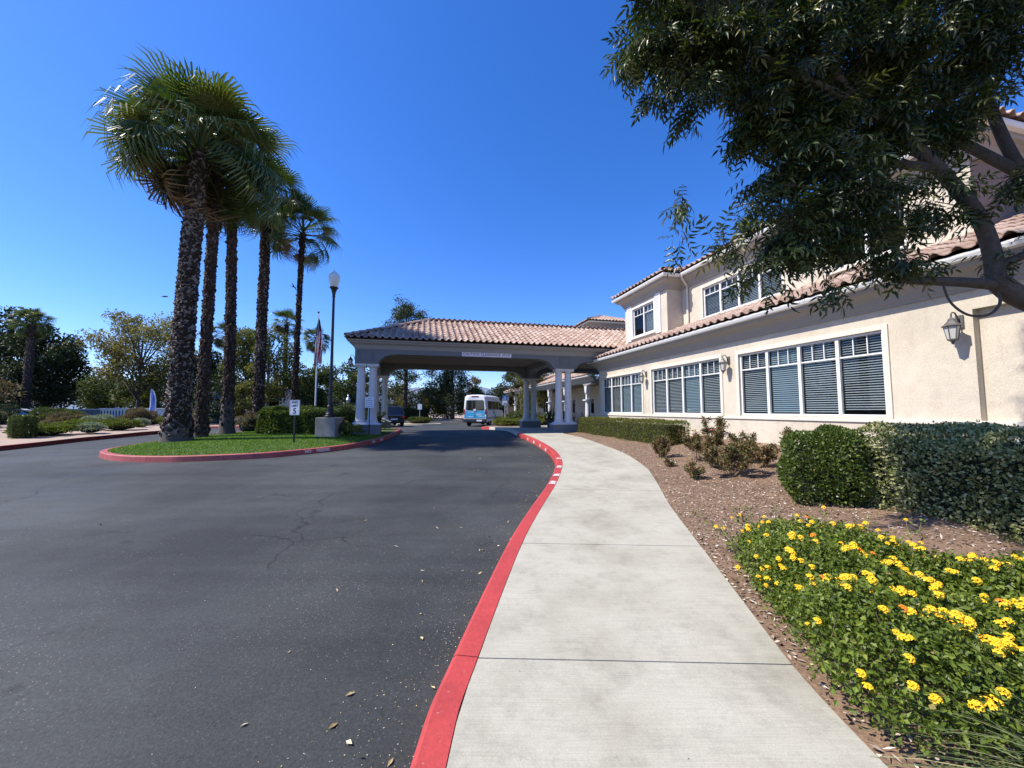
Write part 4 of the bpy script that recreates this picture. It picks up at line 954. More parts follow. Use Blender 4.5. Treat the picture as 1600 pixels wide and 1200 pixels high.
def palm(x, y, z0, top, r0, label, lean=(0, 0), sc=1.0, nf=52, nd=14, boots=1200, smooth_h=.7, seed=0, flare=1.25, group='tall fan palms on the lawn island', low=104):
    rr = random.Random(seed); t = thing('fan_palm', label, 'palm tree', (x, y, z0), 0, group); H = top-z0
    def ax(s): return Vector((lean[0]*s*s, lean[1]*s*s, H*s))
    def rad_(h):
        s = h/H; base = r0*(1-.06*s); return base*(1+.28*math.exp(-h/2.6))*(1+(flare-1)*math.exp(-h/.35))*(1 if h < H*.93 else 1.12)
    m = MB(); n = 14; hs = [0, .12, .3, .5, smooth_h, smooth_h+.08]
    m.tube([ax(h/H) for h in hs], [rad_(h)*1.0 for h in hs], 20); m.build('trunk_base', 'palm_base', t, smooth=True)
    m = MB(); hs = np.linspace(smooth_h+.02, H, 24); m.tube([ax(h/H) for h in hs], [rad_(h)*.86 for h in hs], 14); m.build('trunk', 'palm_core', t, smooth=True)
    # old leaf bases, woven spiral
    r = np.random.default_rng(seed); nb = boots; h = np.sort(np.concatenate([r.uniform(smooth_h, H, nb-nb//28), smooth_h*(1-r.random(nb//28)**1.6*.75)])); an = np.arange(nb)*2.39996+r.normal(0, .12, nb)
    R0 = np.array([rad_(q)*(.84 if q > smooth_h+.05 else .97) for q in h]); c = np.array([tuple(ax(q/H)) for q in h]); o = np.stack([np.cos(an), np.sin(an), 0*an], 1); tt = np.stack([-np.sin(an), np.cos(an), 0*an], 1); up = np.array([0, 0, 1.])
    w = r.uniform(.065, .12, nb)[:, None]*(r0/.42)**.4; ht = r.uniform(.10, .2, nb)[:, None]; out = r.uniform(.04, .10, nb)[:, None]*(r0/.42)**.5; sk = r.normal(0, .05, nb)[:, None]
    p = c+o*R0[:, None]
    A = p-tt*w; B = p+tt*w; C = p+up*ht*1.1+o*out*.35+tt*sk; D = p+o*out+up*ht*.62+tt*sk; E = p-up*ht*.25+o*out*.25
    D1 = D-tt*w*.42; D2 = D+tt*w*.42
    V = np.stack([A, B, C, D1, D2, E], 1).reshape(-1, 3); i = np.arange(nb)[:, None]*6
    Q = i+np.array([[5, 1, 4, 3]]); T = np.concatenate([i+np.array([[0, 5, 3]]), i+np.array([[0, 3, 2]]), i+np.array([[3, 4, 2]]), i+np.array([[4, 1, 2]])])
    base = r.random(nb)*.5; rn = np.stack([base*.5, base*.5, base*.8, base+.42*r.random(nb), base+.42*r.random(nb), base*.5], 1).ravel()
    stuff(mesh_np('leaf_base', V, [Q, T], 'palm_boot', t, np.clip(rn, 0, .99)))
    tp = ax(1)
    cam_az = math.atan2(-y, -x)
    for k in range(nf):
        s = (k+.5)/nf; el = rad(80-low*s**1.0)+rr.uniform(-.28, .28); az = k*2.39996+rr.uniform(-.35, .35)
        dz_ = abs((az-cam_az+math.pi) % (2*math.pi)-math.pi)
        if el < rad(16) and dz_ < rad(48): az = cam_az+rad(55)*(1 if (az-cam_az) % (2*math.pi) < math.pi else -1)+rr.uniform(-.2, .2)
        me = FR[0] if s < .25 else FR[1] if s < .55 else FR[2] if s < .8 else FR[3]
        frond_inst(t, tp+Vector((0, 0, .45*(1-s)-.25*s)), az, el, sc*rr.uniform(.88, 1.1)*(.86 if el > .9 else 1), me, rr.uniform(-.5, .5))
    for k in range(nd):
        az = rr.uniform(2.6, 3.9); el = rad(rr.uniform(-45, 12)); frond_inst(t, tp+Vector((0, 0, -.05)), az, el, sc*rr.uniform(.85, 1.15), rr.choice(FD), rr.uniform(-.6, .6), 'dead_frond')
    return t
def hi(x, y): return float(HI(np.array([x]), np.array([y]))[0])
palm(-11.48, 13.25, hi(-11.48, 13.25)-.03, 10.65, .30, 'stoutest fan palm nearest the kerb tip of the lawn island', (.22, 0), 1.2, 68, 7, 1900, .62, 1, 1.28, low=93)
palm(-11.72, 14.55, hi(-11.7, 14.5)-.03, 11.3, .17, 'fan palm just behind the stoutest palm with its trunk half hidden', (.1, 0), 1.15, 38, 5, 1700, .45, 2, 1.2)
palm(-11.75, 15.9, hi(-11.7, 15.9)-.03, 11.0, .175, 'slim fan palm with smooth flared grey foot on the lawn', (-.3, 0), 1.0, 32, 5, 1300, 1.4, 3, 1.6)
palm(-12.35, 18.7, hi(-12.3, 18.7)-.03, 12.1, .22, 'fan palm rising behind the left end of the clipped hedge', (.0, 0), .9, 30, 5, 1600, .5, 4, 1.1)
palm(-11.1, 19.6, hi(-11.1, 19.6)-.03, 10.7, .115, 'shortest slender fan palm closest to the lamp post', (.1, 0), .88, 34, 4, 1200, .5, 5, 1.1)
FARG = 'distant palms behind the car park'
palm(-28.3, 55, .2, 11.5, .26, 'distant fan palm standing behind the flagpole', (0, 0), .95, 38, 8, 200, 1, 6, 1.1, FARG)
palm(-30.3, 51, .2, 13.0, .28, 'distant fan palm glimpsed through the two right-hand trunks', (0, 0), .95, 36, 12, 200, 1, 7, 1.1, FARG)
palm(-37.5, 50, .2, 11.2, .28, 'distant fan palm glimpsed behind the slim trunk', (0, 0), 1.0, 36, 10, 200, 1, 8, 1.1, FARG)
palm(-44.3, 35, .25, 9.4, .30, 'broad feathery palm among the dark trees at far left', (0, 0), .68, 54, 2, 300, 1, 9, 1.1, FARG)

# ================================================================== TREES
def tree(name, label, x, y, h, cr, cz, m, nleaf, size, bark='bark_grey', seed=0, nb=14, tr=.22, spread=.42, flat=1.0, group='trees beyond the drive', forks=None, hang=0, blob=.36, dens=.55):
    """cr crown radius, cz height where the crown starts; leaves sit in clumps at the ends of real limbs"""
    r = np.random.default_rng(seed+100); z0 = g(y)-.1; t = thing(name, label, 'tree', (x, y, z0), 0, group)
    mb = MB(); top = np.array([r.normal(0, .2), r.normal(0, .2), h*.8]); hgt = h-cz
    mb.tube([(0, 0, 0), (r.normal(0, .08), r.normal(0, .08), cz*.5), (top[0]*.5, top[1]*.5, cz), tuple(top)], [tr, tr*.8, tr*.65, tr*.2], 8)
    C = []; 
    for k in range(nb):
        s = (k+.5)/nb; zz = cz+hgt*(.12+.80*s); wz = math.sqrt(max(.08, 1-((s-.42)/.62)**2)); an = k*2.4+r.normal(0, .5); rr_ = cr*wz*r.uniform(.25, .85)
        c = np.array([math.cos(an)*rr_, math.sin(an)*rr_, zz]); br = cr*blob*r.uniform(.7, 1.3); C.append((c, br))
        s0 = min(.85, max(.25, (zz-cr*.5)/h)); st = np.array([top[0]*s0, top[1]*s0, h*.8*s0]); mid = (st+c)/2+np.array([0, 0, .12*cr])
        mb.tube([tuple(st), tuple(mid), tuple(c)], [tr*.38, tr*.22, tr*.06], 5)
        for q in range(3):
            e = c+r.normal(size=3)*br*.6; mb.tube([tuple(mid*.4+c*.6), tuple(e)], [tr*.12, tr*.03], 4)
    mb.build('trunk', bark, t, smooth=True)
    P = []; w = np.array([b**2 for _, b in C]); w = (w/w.sum()*nleaf).astype(int)
    rnd = []
    for (c, b), n in zip(C, w):
        d = unit(r.normal(size=(n, 3))); q = b*r.uniform(.15, 1, n)**dens; p = c+d*q[:, None]*np.array([1, 1, .72*flat])
        if hang: p[:, 2] -= r.random(n)**2*hang
        P.append(p); rnd.append(np.clip(r.normal(.45, .22, n)+r.normal(0, .12)+.12*d[:, 2], 0, .99))
    P = np.concatenate(P); n = len(P); A = unit(r.normal(size=(n, 3))+np.array([0, 0, -.3-(.9 if hang else 0)])); N = unit(r.normal(size=(n, 3))+np.array([0, 0, .8]))
    leaves('crown', P, A, N, size*r.uniform(.6, 1.4, n), size*r.uniform(.35, .7, n), m, t, np.concatenate(rnd))
    return t
def conifer(name, label, x, y, h, cr, cz, m, nleaf, size, seed=0, bark='bark_dark', group='trees beyond the drive'):
    r = np.random.default_rng(seed+300); z0 = g(y)-.1; t = thing(name, label, 'tree', (x, y, z0), 0, group); mb = MB()
    mb.tube([(0, 0, 0), (.05, .05, h*.4), (-.1, .05, h*.75), (0, 0, h)], [.30, .24, .14, .03], 8); P = []
    for k in range(34):
        s = (k+.5)/34; z = cz+(h-cz)*s; an = k*2.4+r.normal(0, .4); L_ = cr*(1-s*.72)*r.uniform(.55, 1.1); e = np.array([math.cos(an)*L_, math.sin(an)*L_, z+L_*.22]); st = np.array([0, 0, z-L_*.12])
        mb.tube([tuple(st), tuple((st+e)/2+np.array([0, 0, -.05])), tuple(e)], [.08*(1-s*.6), .05*(1-s*.5), .015], 5)
        for q in range(5):
            f = r.uniform(.42, 1.05); c = st+(e-st)*f+r.normal(size=3)*.35; P.append(c+r.normal(size=(int(nleaf/170), 3))*np.array([.42, .42, .26]))
    mb.build('trunk', bark, t, smooth=True); P = np.concatenate(P); n = len(P)
    leaves('crown', P, r.normal(size=(n, 3))+np.array([0, 0, .3]), r.normal(size=(n, 3))+np.array([0, 0, .6]), size*r.uniform(.6, 1.4, n), size*r.uniform(.25, .5, n), m, t, np.clip(r.normal(.45, .25, n), 0, .99))
    return t
# far left
tree('shade_tree', 'tall dark tree at the extreme left edge behind the feathery palm', -56, 42, 12.8, 5.0, 2.5, 'tree_dark', 6000, .42, seed=1)
tree('shade_tree', 'dense dark round tree just right of the feathery palm', -47.0, 38.5, 9.6, 3.9, 1.6, 'tree_dark', 9000, .36, seed=2, nb=18)
tree('shade_tree', 'low brownish tree in front of the dark trees at the left edge', -41, 28.5, 4.6, 3.0, 1.2, 'tree_brown', 3800, .26, seed=3)
tree('shade_tree', 'dark bushy tree under the feathery palm', -46.5, 33.5, 4.6, 3.4, .6, 'tree_dark', 5000, .3, seed=4)
tree('shade_tree', 'broad wispy yellow-brown tree with bare twigs left of the stoutest palm', -41.0, 42, 12.4, 5.8, 3.2, 'tree_wispy', 14000, .27, seed=5, nb=26, spread=.6, blob=.3, dens=.9)
tree('shade_tree', 'olive green crown below the wispy tree', -40.5, 47, 8.2, 5.2, 2.0, 'tree_olive', 7000, .3, seed=6, nb=18)
tree('shade_tree', 'low rounded green tree in the gap with the hill behind', -62.0, 58, 6.6, 4.8, 1.2, 'tree_mid', 5200, .42, seed=7)
tree('shade_tree', 'small rounded green tree right of the hill gap', -54, 56, 5.8, 3.6, 1.2, 'tree_mid', 4200, .40, seed=8)
tree('shade_tree', 'grey-green tree behind the feather banner', -40, 52, 5.6, 4.4, 1.0, 'tree_olive', 4500, .34, seed=9)
# between the palms
tree('shade_tree', 'yellow-green tree seen between the slim palm and the hedge palm', -31.2, 45, 11.6, 3.4, 2.0, 'tree_olive', 7500, .3, seed=10, nb=18)
tree('shade_tree', 'olive tree seen between the two right-hand palm trunks', -27, 42.5, 10.8, 3.2, 1.8, 'tree_olive', 7000, .28, seed=11, nb=18)
tree('shade_tree', 'dark green tree behind the flagpole', -24.0, 47, 6.6, 3.2, 1.0, 'tree_mid', 6000, .3, seed=12)
tree('shade_tree', 'dark green tree right of the lamp post', -20.2, 46.5, 7.0, 3.3, .8, 'tree_mid', 7000, .28, seed=13)
tree('shade_tree', 'dark tree between the second and third palm trunks', -35.5, 44, 8.2, 3.0, 1.6, 'tree_dark', 5000, .3, seed=14)
tree('shade_tree', 'low dark tree behind the hedge', -30, 40, 4.6, 3.4, .5, 'tree_dark', 4600, .3, seed=15)
tree('shade_tree', 'yellow-green shrub-like tree beside the pale house', -22.7, 32.5, 3.7, 1.7, .3, 'tree_olive', 4600, .2, seed=16, tr=.1)
# through the canopy
conifer('pine_tree', 'tall open pine seen through the canopy and above its roof', -13.9, 50, 15.0, 5.8, 3.0, 'pine_leaf', 17000, .30, 1)
conifer('pine_tree', 'dark slender conifer to the right of the tall pine', -7.9, 51, 8.2, 3.6, 1.4, 'tree_dark', 12000, .26, 2)
tree('eucalyptus_tree', 'grey-green eucalyptus leaning over the van', 1.2, 45, 8.6, 3.8, 2.6, 'pine_leaf', 9000, .24, 'bark_ash', seed=17, nb=24, blob=.28, dens=.9)
tree('eucalyptus_tree', 'reddish eucalyptus behind the blue parking sign', 2.4, 38.5, 7.0, 2.6, 1.4, 'tree_olive', 7000, .2, 'bark_ash', seed=18, nb=18)
tree('shade_tree', 'small russet treetop just above the van roof', -6.0, 58, 6.6, 1.5, 3.2, 'tree_brown', 1500, .26, seed=19, nb=7)
for i, (x, y, h, c, mm, lb) in enumerate([(-19.5, 53, 5.4, 3.2, 'tree_mid', 'bushy green mass left of the tall pine'), (-16.2, 54, 5.0, 3.0, 'tree_olive', 'bushy olive mass beneath the tall pine'), (-12.0, 53.5, 4.4, 3.0, 'tree_mid', 'bushy green mass right of the tall pine'), (-9.4, 53, 5.2, 2.6, 'tree_olive', 'bushy olive mass by the dark conifer'), (-5.6, 53, 4.4, 2.6, 'tree_mid', 'bushy green mass behind the van roof'), (-1.5, 52, 4.8, 2.8, 'tree_dark', 'bushy dark mass right of the van'), (1.8, 50, 5.0, 2.8, 'tree_mid', 'bushy green mass behind the blue parking sign'), (-23.5, 55, 4.6, 3.2, 'tree_dark', 'bushy dark mass behind the black car')]):
    tree('leafy_shrub', lb, x, y, h, c, .2, mm, 4200, .28, seed=30+i, nb=12, tr=.1, group='shrubs along the far verge')
for i, (x, y, h, c, mm) in enumerate([(-66, 62, 7, 5, 'tree_mid'), (-74, 60, 9, 5, 'tree_dark'), (-50, 66, 6.5, 5, 'tree_olive'), (-34, 64, 7, 5, 'tree_dark'), (-42, 66, 6, 5, 'tree_mid'), (8, 64, 7, 4.5, 'tree_mid'), (15, 70, 8, 5, 'tree_dark')]):
    tree('shade_tree', ['far round tree beyond the hill gap', 'far dark tree beyond the left-edge trees', 'far olive tree behind the wispy tree', 'far dark tree behind the slim palm', 'far green tree behind the feather banner', 'far green tree behind the arcaded wing', 'farthest dark tree behind the arcaded wing'][i], x, y, h, c, .6, mm, 2600, .5, seed=60+i, nb=12)

# ---- ash tree overhanging from the right
ash = thing('ash_tree', 'large ash tree overhanging the upper right with a curved grey limb', 'tree', (7.0, 3.55, float(HB(7.0, 3.55))-.05)); AX, AY, AZ = ash.location
loc = lambda p: (p[0]-AX, p[1]-AY, p[2]-AZ)
mb = MB()
def limb(pts, r0, r1, n=10, e=1.0):
    P = smooth_path([loc(p) for p in pts], 5); k = len(P); mb.tube([tuple(p) for p in P], [r0+(r1-r0)*(i/(k-1))**e for i in range(k)], n)
limb([(7.0, 3.55, .2), (6.95, 3.6, 1.1), (6.6, 3.75, 1.9), (5.9, 3.95, 2.45), (5.35, 4.0, 2.72), (5.12, 4.0, 2.92)], .20, .085, 14, .8)
limb([(5.15, 4.0, 2.85), (5.12, 4.0, 3.25), (4.98, 4.0, 3.65), (4.62, 4.0, 4.12), (4.2, 3.98, 4.52), (3.8, 3.95, 4.78), (3.45, 3.9, 5.15), (3.15, 3.9, 5.65), (2.9, 3.9, 6.3)], .078, .03, 12)
limb([(5.2, 4.0, 2.82), (4.9, 4.02, 2.86), (4.55, 4.03, 2.88), (4.25, 4.05, 2.90), (4.16, 4.05, 2.93)], .06, .035, 10)
limb([(4.3, 4.05, 2.89), (4.17, 4.05, 3.12), (4.05, 4.0, 3.4), (3.75, 3.95, 3.65), (3.3, 3.9, 3.8), (2.8, 3.85, 3.85)], .04, .012, 8)
limb([(4.05, 4.0, 3.4), (4.0, 4.05, 3.9), (3.8, 4.1, 4.3)], .035, .012, 6)
limb([(4.62, 4.0, 4.12), (4.1, 4.1, 4.25), (3.6, 4.2, 4.3), (3.0, 4.2, 4.25), (2.5, 4.1, 4.5)], .05, .012, 7)
limb([(3.8, 3.95, 4.78), (3.2, 3.8, 4.9), (2.5, 3.7, 5.15), (1.9, 3.7, 5.3), (1.35, 3.7, 5.35)], .045, .01, 7)
limb([(3.45, 3.9, 5.15), (2.8, 4.1, 5.6), (2.2, 4.2, 5.9), (1.6, 4.2, 6.1)], .04, .01, 6)
limb([(6.6, 3.75, 1.9), (6.3, 3.9, 2.9), (5.7, 4.1, 4.1), (5.4, 4.15, 5.2), (5.2, 4.1, 6.6), (5.0, 4.0, 8)], .075, .03, 10)
limb([(5.7, 4.1, 4.1), (5.0, 4.3, 4.8), (4.4, 4.4, 5.4), (3.9, 4.4, 6.2)], .06, .02, 7)
limb([(6.3, 3.9, 2.9), (6.8, 3.4, 4.2), (7.1, 3.0, 5.8), (7.2, 2.8, 7.4)], .10, .04, 9)
limb([(5.12, 4.0, 3.0), (5.6, 3.7, 3.3), (6.1, 3.3, 3.8)], .05, .015, 7)
# looping shoot under the fork
limb([(4.58, 4.0, 2.84), (4.62, 3.98, 2.64), (4.78, 3.97, 2.50), (5.0, 3.97, 2.50), (5.14, 3.98, 2.62), (5.17, 4.0, 2.76)], .010, .015, 7)
mb.build('trunk', 'bark_ash', ash, smooth=True)
BL = [(1.65, 3.8, 5.45, .60, .9), (2.15, 3.8, 5.65, .70, 1), (2.05, 3.8, 5.05, .55, 1.1), (2.95, 3.9, 5.45, .75, 1.2), (2.7, 3.9, 4.75, .55, 1.1), (3.3, 4.0, 4.7, .75, 1.25), (2.95, 4.0, 4.15, .45, 1.1), (4.0, 4.0, 5.5, .85, 1.2), (4.2, 4.1, 4.75, .75, 1.0), (5.0, 4.0, 5.5, .75, .9), (4.9, 4.1, 4.65, .55, .75),
      (3.35, 3.95, 3.75, .58, 1.1), (2.85, 3.9, 3.35, .42, 1.15), (3.95, 3.95, 3.75, .55, .62), (3.25, 3.9, 3.3, .42, .75), (2.3, 3.85, 3.55, .30, .55), (1.8, 3.8, 3.62, .18, .5), (4.55, 3.95, 3.8, .42, .55), (5.2, 3.9, 3.95, .40, .45), (2.55, 3.85, 2.90, .22, .7), (3.3, 3.95, 2.85, .20, .5), (3.9, 3.9, 3.2, .35, .8), (4.4, 3.95, 3.15, .25, .35), (1.75, 3.8, 3.25, .15, .35), (2.2, 3.85, 3.2, .22, .6),
      (2.4, 4.1, 6.6, .9, 1), (3.4, 4.0, 6.5, 1.0, 1), (4.4, 4.0, 6.6, 1.0, 1), (5.4, 3.9, 6.5, 1.0, 1), (6.2, 3.6, 5.6, .9, .8), (3.2, 4.1, 7.5, 1.0, .8), (4.4, 4.0, 7.7, 1.1, .8), (5.6, 3.6, 7.6, 1.1, .8), (6.8, 3.1, 6.6, 1.1, .8), (.35, 2.5, 5.95, .45, 1.1), (.9, 2.4, 5.6, .4, 1.1), (1.6, 2.9, 5.35, .55, 1.0), (1.2, 2.3, 5.2, .55, 1.0), (1.7, 1.9, 5.2, .5, 1), (2.6, 2.0, 5.8, .6, 1), (1.0, 3.0, 5.6, .5, .9), (3.3, 1.6, 5.6, .6, .9), (5.3, 3.95, 3.15, .16, .7), (1.25, 3.75, 5.25, .25, .6), (1.5, 3.8, 4.95, .28, .6), (6.0, 3.4, 4.4, .4, .5), (6.6, 3.2, 3.9, .5, .5)]
r = np.random.default_rng(77)
# pinnate leaf: rachis with seven lance-shaped leaflets, each folded and curved
def pinnate():
    V = []; F = []
    def leaf(b, d, L_, w, up):
        b, d, up = Vector(b), Vector(d).normalized(), Vector(up); s = d.cross(up).normalized(); up = s.cross(d); n = len(V)
        ts = [(0, .0), (.3, 1), (.62, .8), (1, 0)]; 
        V.append(tuple(b))
        for t, k in ts[1:-1]:
            c = b+d*L_*t+Vector((0, 0, -.22*L_*t*t)); V.extend([tuple(c-s*w*k*.5+up*w*.16), tuple(c), tuple(c+s*w*k*.5+up*w*.16)])
        V.append(tuple(b+d*L_+Vector((0, 0, -.30*L_))))
        F.extend([[n, n+1, n+2], [n, n+2, n+3], [n+1, n+4, n+5, n+2], [n+2, n+5, n+6, n+3], [n+4, n+7, n+5], [n+5, n+7, n+6]])
    for k, y in enumerate((.07, .13, .19)):
        z = -.15*y*y*8*.2
        for s in (-1, 1): leaf((0, y, z), (s*.8, .62, -.25), .085-.006*k, .021, (0, 0, 1))
    leaf((0, .22, -.01), (0, 1, -.4), .09, .022, (0, 0, 1))
    n = len(V); V += [(-.0015, 0, 0), (.0015, 0, 0), (.001, .22, -.01), (-.001, .22, -.01)]; F.append([n, n+1, n+2, n+3])
    return np.array(V), [f for f in F if len(f) == 3], [f for f in F if len(f) == 4]
PV, PT, PQ = pinnate(); _t = mesh_np('leaf', PV, [np.array(PT), np.array(PQ)], 'ash_leaf'); LEAF_ME = _t.data; bpy.data.objects.remove(_t)
Pp = []; Dd = []; Tw = MB(); 
for (x, y, z, b, dn) in BL:
    n = int(560*dn*b**2.1/.35)
    n = int(n*.85)
    ntw = max(3, n//26)
    # twigs, leaves along them
    d = unit(r.normal(size=(ntw, 3))+np.array([0, 0, -.15])); st = np.array([x, y, z])+unit(r.normal(size=(ntw, 3)))*b*.35*r.random((ntw, 1)); en = st+d*b*r.uniform(.35, .95, (ntw, 1))*np.array([1, .75, .9])
    for a_, e_ in zip(st, en): Tw.tube([loc(a_), loc((a_+e_)/2+np.array([0, 0, .03])), loc(e_)], [.007, .005, .002], 4, cap=False)
    k = r.integers(0, ntw, n); t = r.uniform(.15, 1.02, n)[:, None]; p = st[k]+(en-st)[k]*t+r.normal(size=(n, 3))*.035
    Pp.append(p); Dd.append(unit(d[k]*.7+r.normal(size=(n, 3))*.6+np.array([0, 0, -.55])))
Tw.build('twigs', 'bark_ash', ash)['kind'] = 'stuff'
Pp = np.concatenate(Pp)-np.array([AX, AY, AZ]); Dd = np.concatenate(Dd); n = len(Pp)
X_ = unit(np.cross(Dd, np.array([0, 0, 1.])+r.normal(size=(n, 3))*.45)); Z_ = np.cross(X_, Dd); SC = r.uniform(.75, 1.25, n)
# the 300 leaves that show most singly: along the outline at the near side
wp = Pp+np.array([AX, AY, AZ]); key = wp[:, 0]+.9*wp[:, 2]+r.normal(0, .35, n); vis = (wp[:, 2] < 5.9) & (wp[:, 0] < 5.4); order = np.argsort(np.where(vis, key, 99))
pick = order[:300]; rest = order[300:]
for i in pick:
    s = SC[i]; inst(LEAF_ME, 'leaf', ash, Matrix(((X_[i][0]*s, Dd[i][0]*s, Z_[i][0]*s, Pp[i][0]), (X_[i][1]*s, Dd[i][1]*s, Z_[i][1]*s, Pp[i][1]), (X_[i][2]*s, Dd[i][2]*s, Z_[i][2]*s, Pp[i][2]), (0, 0, 0, 1))))
B = np.stack([X_, Dd, Z_], 1)[rest]*SC[rest][:, None, None]; V = Pp[rest][:, None]+np.einsum('kj,njc->nkc', PV, B); nv = len(PV); ii = np.arange(len(rest))[:, None, None]*nv
stuff(mesh_np('crown', V.reshape(-1, 3), [(ii+np.array(PT)[None]).reshape(-1, 3), (ii+np.array(PQ)[None]).reshape(-1, 4)], 'ash_leaf', ash, np.repeat(np.clip(r.normal(.45, .25, len(rest)), 0, .99), nv)))

# ================================================================== HEDGES AND SHRUBS
def surf_box(n, dx, dy, dz, rnd_=.06, r=rng, round_=.0):
    """random points on the sides and top of a box centred on the origin in plan"""
    a = np.array([dx*dz, dx*dz, dy*dz, dy*dz, dx*dy]); f = r.choice(5, n, p=a/a.sum()); u = r.uniform(-.5, .5, n); v = r.uniform(0, 1, n); w = r.uniform(-.5, .5, n)
    P = np.zeros((n, 3)); N = np.zeros((n, 3))
    for k, (ax, sg) in enumerate([(1, -1), (1, 1), (0, -1), (0, 1), (2, 1)]):
        m = f == k
        if ax == 1: P[m] = np.column_stack([u[m]*dx, np.full(m.sum(), sg*dy/2), v[m]*dz]); N[m] = (0, sg, 0)
        elif ax == 0: P[m] = np.column_stack([np.full(m.sum(), sg*dx/2), u[m]*dy, v[m]*dz]); N[m] = (sg, 0, 0)
        else: P[m] = np.column_stack([u[m]*dx, w[m]*dy, np.full(m.sum(), dz)]); N[m] = (0, 0, 1)
    # rounded edges
    q = round_
    if q:
        for ax, dd in ((0, dx), (1, dy)):
            e = np.clip((np.abs(P[:, ax])-(dd/2-q))/q, 0, 1); t = np.clip((P[:, 2]-(dz-q))/q, 0, 1); k = (e*t)**1.0*q*.45; P[:, ax] -= np.sign(P[:, ax])*k; P[:, 2] -= k
        ex = np.clip((np.abs(P[:, 0])-(dx/2-q))/q, 0, 1); ey = np.clip((np.abs(P[:, 1])-(dy/2-q))/q, 0, 1); k = ex*ey*q*.42; P[:, 0] -= np.sign(P[:, 0])*k; P[:, 1] -= np.sign(P[:, 1])*k
    return P, N
def hedge(name, label, x, y, z, dx, dy, dz, rz, m, n, ls, lw, round_=.12, cat='hedge', group=None, wav=.035, seed=0, shape=None, fold=.15):
    r = np.random.default_rng(seed+500); t = thing(name, label, cat, (x, y, z), rz, group)
    P, N = surf_box(n, dx, dy, dz, r=r, round_=round_)
    off = wav*(np.sin(P[:, 0]*4+seed)*np.sin(P[:, 1]*3.3+1)+np.sin(P[:, 2]*6+P[:, 0]*2+P[:, 1]*5)*.7)+r.normal(0, .018, n)-np.abs(r.normal(0, .02, n))
    if shape: P, N = shape(P, N)
    P = P+N*off[:, None]; A = unit(N*.6+r.normal(size=(n, 3))*.6+np.array([0, 0, .35])); NN = unit(N+r.normal(size=(n, 3))*.85)
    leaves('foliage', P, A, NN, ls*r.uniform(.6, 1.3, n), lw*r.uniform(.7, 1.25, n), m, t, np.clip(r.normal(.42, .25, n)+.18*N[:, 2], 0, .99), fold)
    C, _ = None, None
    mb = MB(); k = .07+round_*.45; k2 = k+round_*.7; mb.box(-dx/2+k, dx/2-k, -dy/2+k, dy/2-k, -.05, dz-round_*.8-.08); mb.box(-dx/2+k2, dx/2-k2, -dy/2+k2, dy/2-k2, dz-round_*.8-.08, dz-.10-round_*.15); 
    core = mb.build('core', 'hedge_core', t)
    if shape:
        core.data.vertices.foreach_set('co', [0.]*24) if False else None
    s = MB()
    for j in range(max(3, int(dx*dy*3))): px, py = r.uniform(-.4, .4)*dx, r.uniform(-.4, .4)*dy; s.tube([(px, py, -.06), (px+.03, py, dz*.5)], [.018, .01], 5)
    stuff(s.build('stem', 'bark_grey', t)); return t
bw = lambda a, b: xy(a, b)
hx, hy = xy(9.55, -3.95)
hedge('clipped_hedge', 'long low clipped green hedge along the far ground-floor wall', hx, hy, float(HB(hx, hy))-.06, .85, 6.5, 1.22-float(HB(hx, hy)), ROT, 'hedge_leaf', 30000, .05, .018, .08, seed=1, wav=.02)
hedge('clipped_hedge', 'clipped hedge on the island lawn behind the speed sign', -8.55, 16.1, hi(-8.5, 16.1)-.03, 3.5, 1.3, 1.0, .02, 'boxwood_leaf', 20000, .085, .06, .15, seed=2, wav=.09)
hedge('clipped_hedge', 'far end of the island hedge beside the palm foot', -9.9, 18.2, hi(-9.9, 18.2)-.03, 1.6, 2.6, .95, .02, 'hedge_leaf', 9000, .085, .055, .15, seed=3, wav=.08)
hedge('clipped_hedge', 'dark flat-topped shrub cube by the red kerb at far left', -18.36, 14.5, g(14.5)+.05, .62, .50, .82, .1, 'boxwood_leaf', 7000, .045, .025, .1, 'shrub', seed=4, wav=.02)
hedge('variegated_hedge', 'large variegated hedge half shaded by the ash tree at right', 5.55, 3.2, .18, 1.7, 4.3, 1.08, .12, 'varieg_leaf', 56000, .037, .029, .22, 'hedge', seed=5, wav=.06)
# round boxwood: box wrapped to a rounded mound
def mound(name, label, x, y, z, rx, ry, rzz, m, n, ls, lw, seed=0, cat='shrub', group=None, sq=3.0, lump=.06, core=True, stems=True, lo=-.2):
    r = np.random.default_rng(seed+700); t = thing(name, label, cat, (x, y, z), r.uniform(0, 6), group)
    d = unit(r.normal(size=(n, 3))); d[:, 2] = np.where(d[:, 2] < lo, -d[:, 2], d[:, 2]); k = (np.abs(d[:, 0])**sq+np.abs(d[:, 1])**sq+np.abs(d[:, 2])**sq)**(-1/sq)
    f = 1+lump*(np.sin(d[:, 0]*6+seed)*np.sin(d[:, 1]*5+seed*2)+np.sin(d[:, 2]*7+d[:, 0]*4))+r.normal(0, .02, n)-np.abs(r.normal(0, .035, n))
    P = d*(k*f)[:, None]*np.array([rx, ry, rzz*.55])+np.array([0, 0, rzz*.45]); A = unit(d*.7+r.normal(size=(n, 3))*.6+np.array([0, 0, .35])); N = unit(d+r.normal(size=(n, 3))*.5)
    leaves('foliage', P, A, N, ls*r.uniform(.6, 1.3, n), lw*r.uniform(.7, 1.25, n), m, t, np.clip(r.normal(.42, .25, n)+.15*d[:, 2], 0, .99), .15)
    if core:
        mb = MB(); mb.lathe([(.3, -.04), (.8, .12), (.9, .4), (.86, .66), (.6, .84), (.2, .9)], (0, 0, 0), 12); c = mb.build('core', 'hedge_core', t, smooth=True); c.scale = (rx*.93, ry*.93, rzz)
    return t
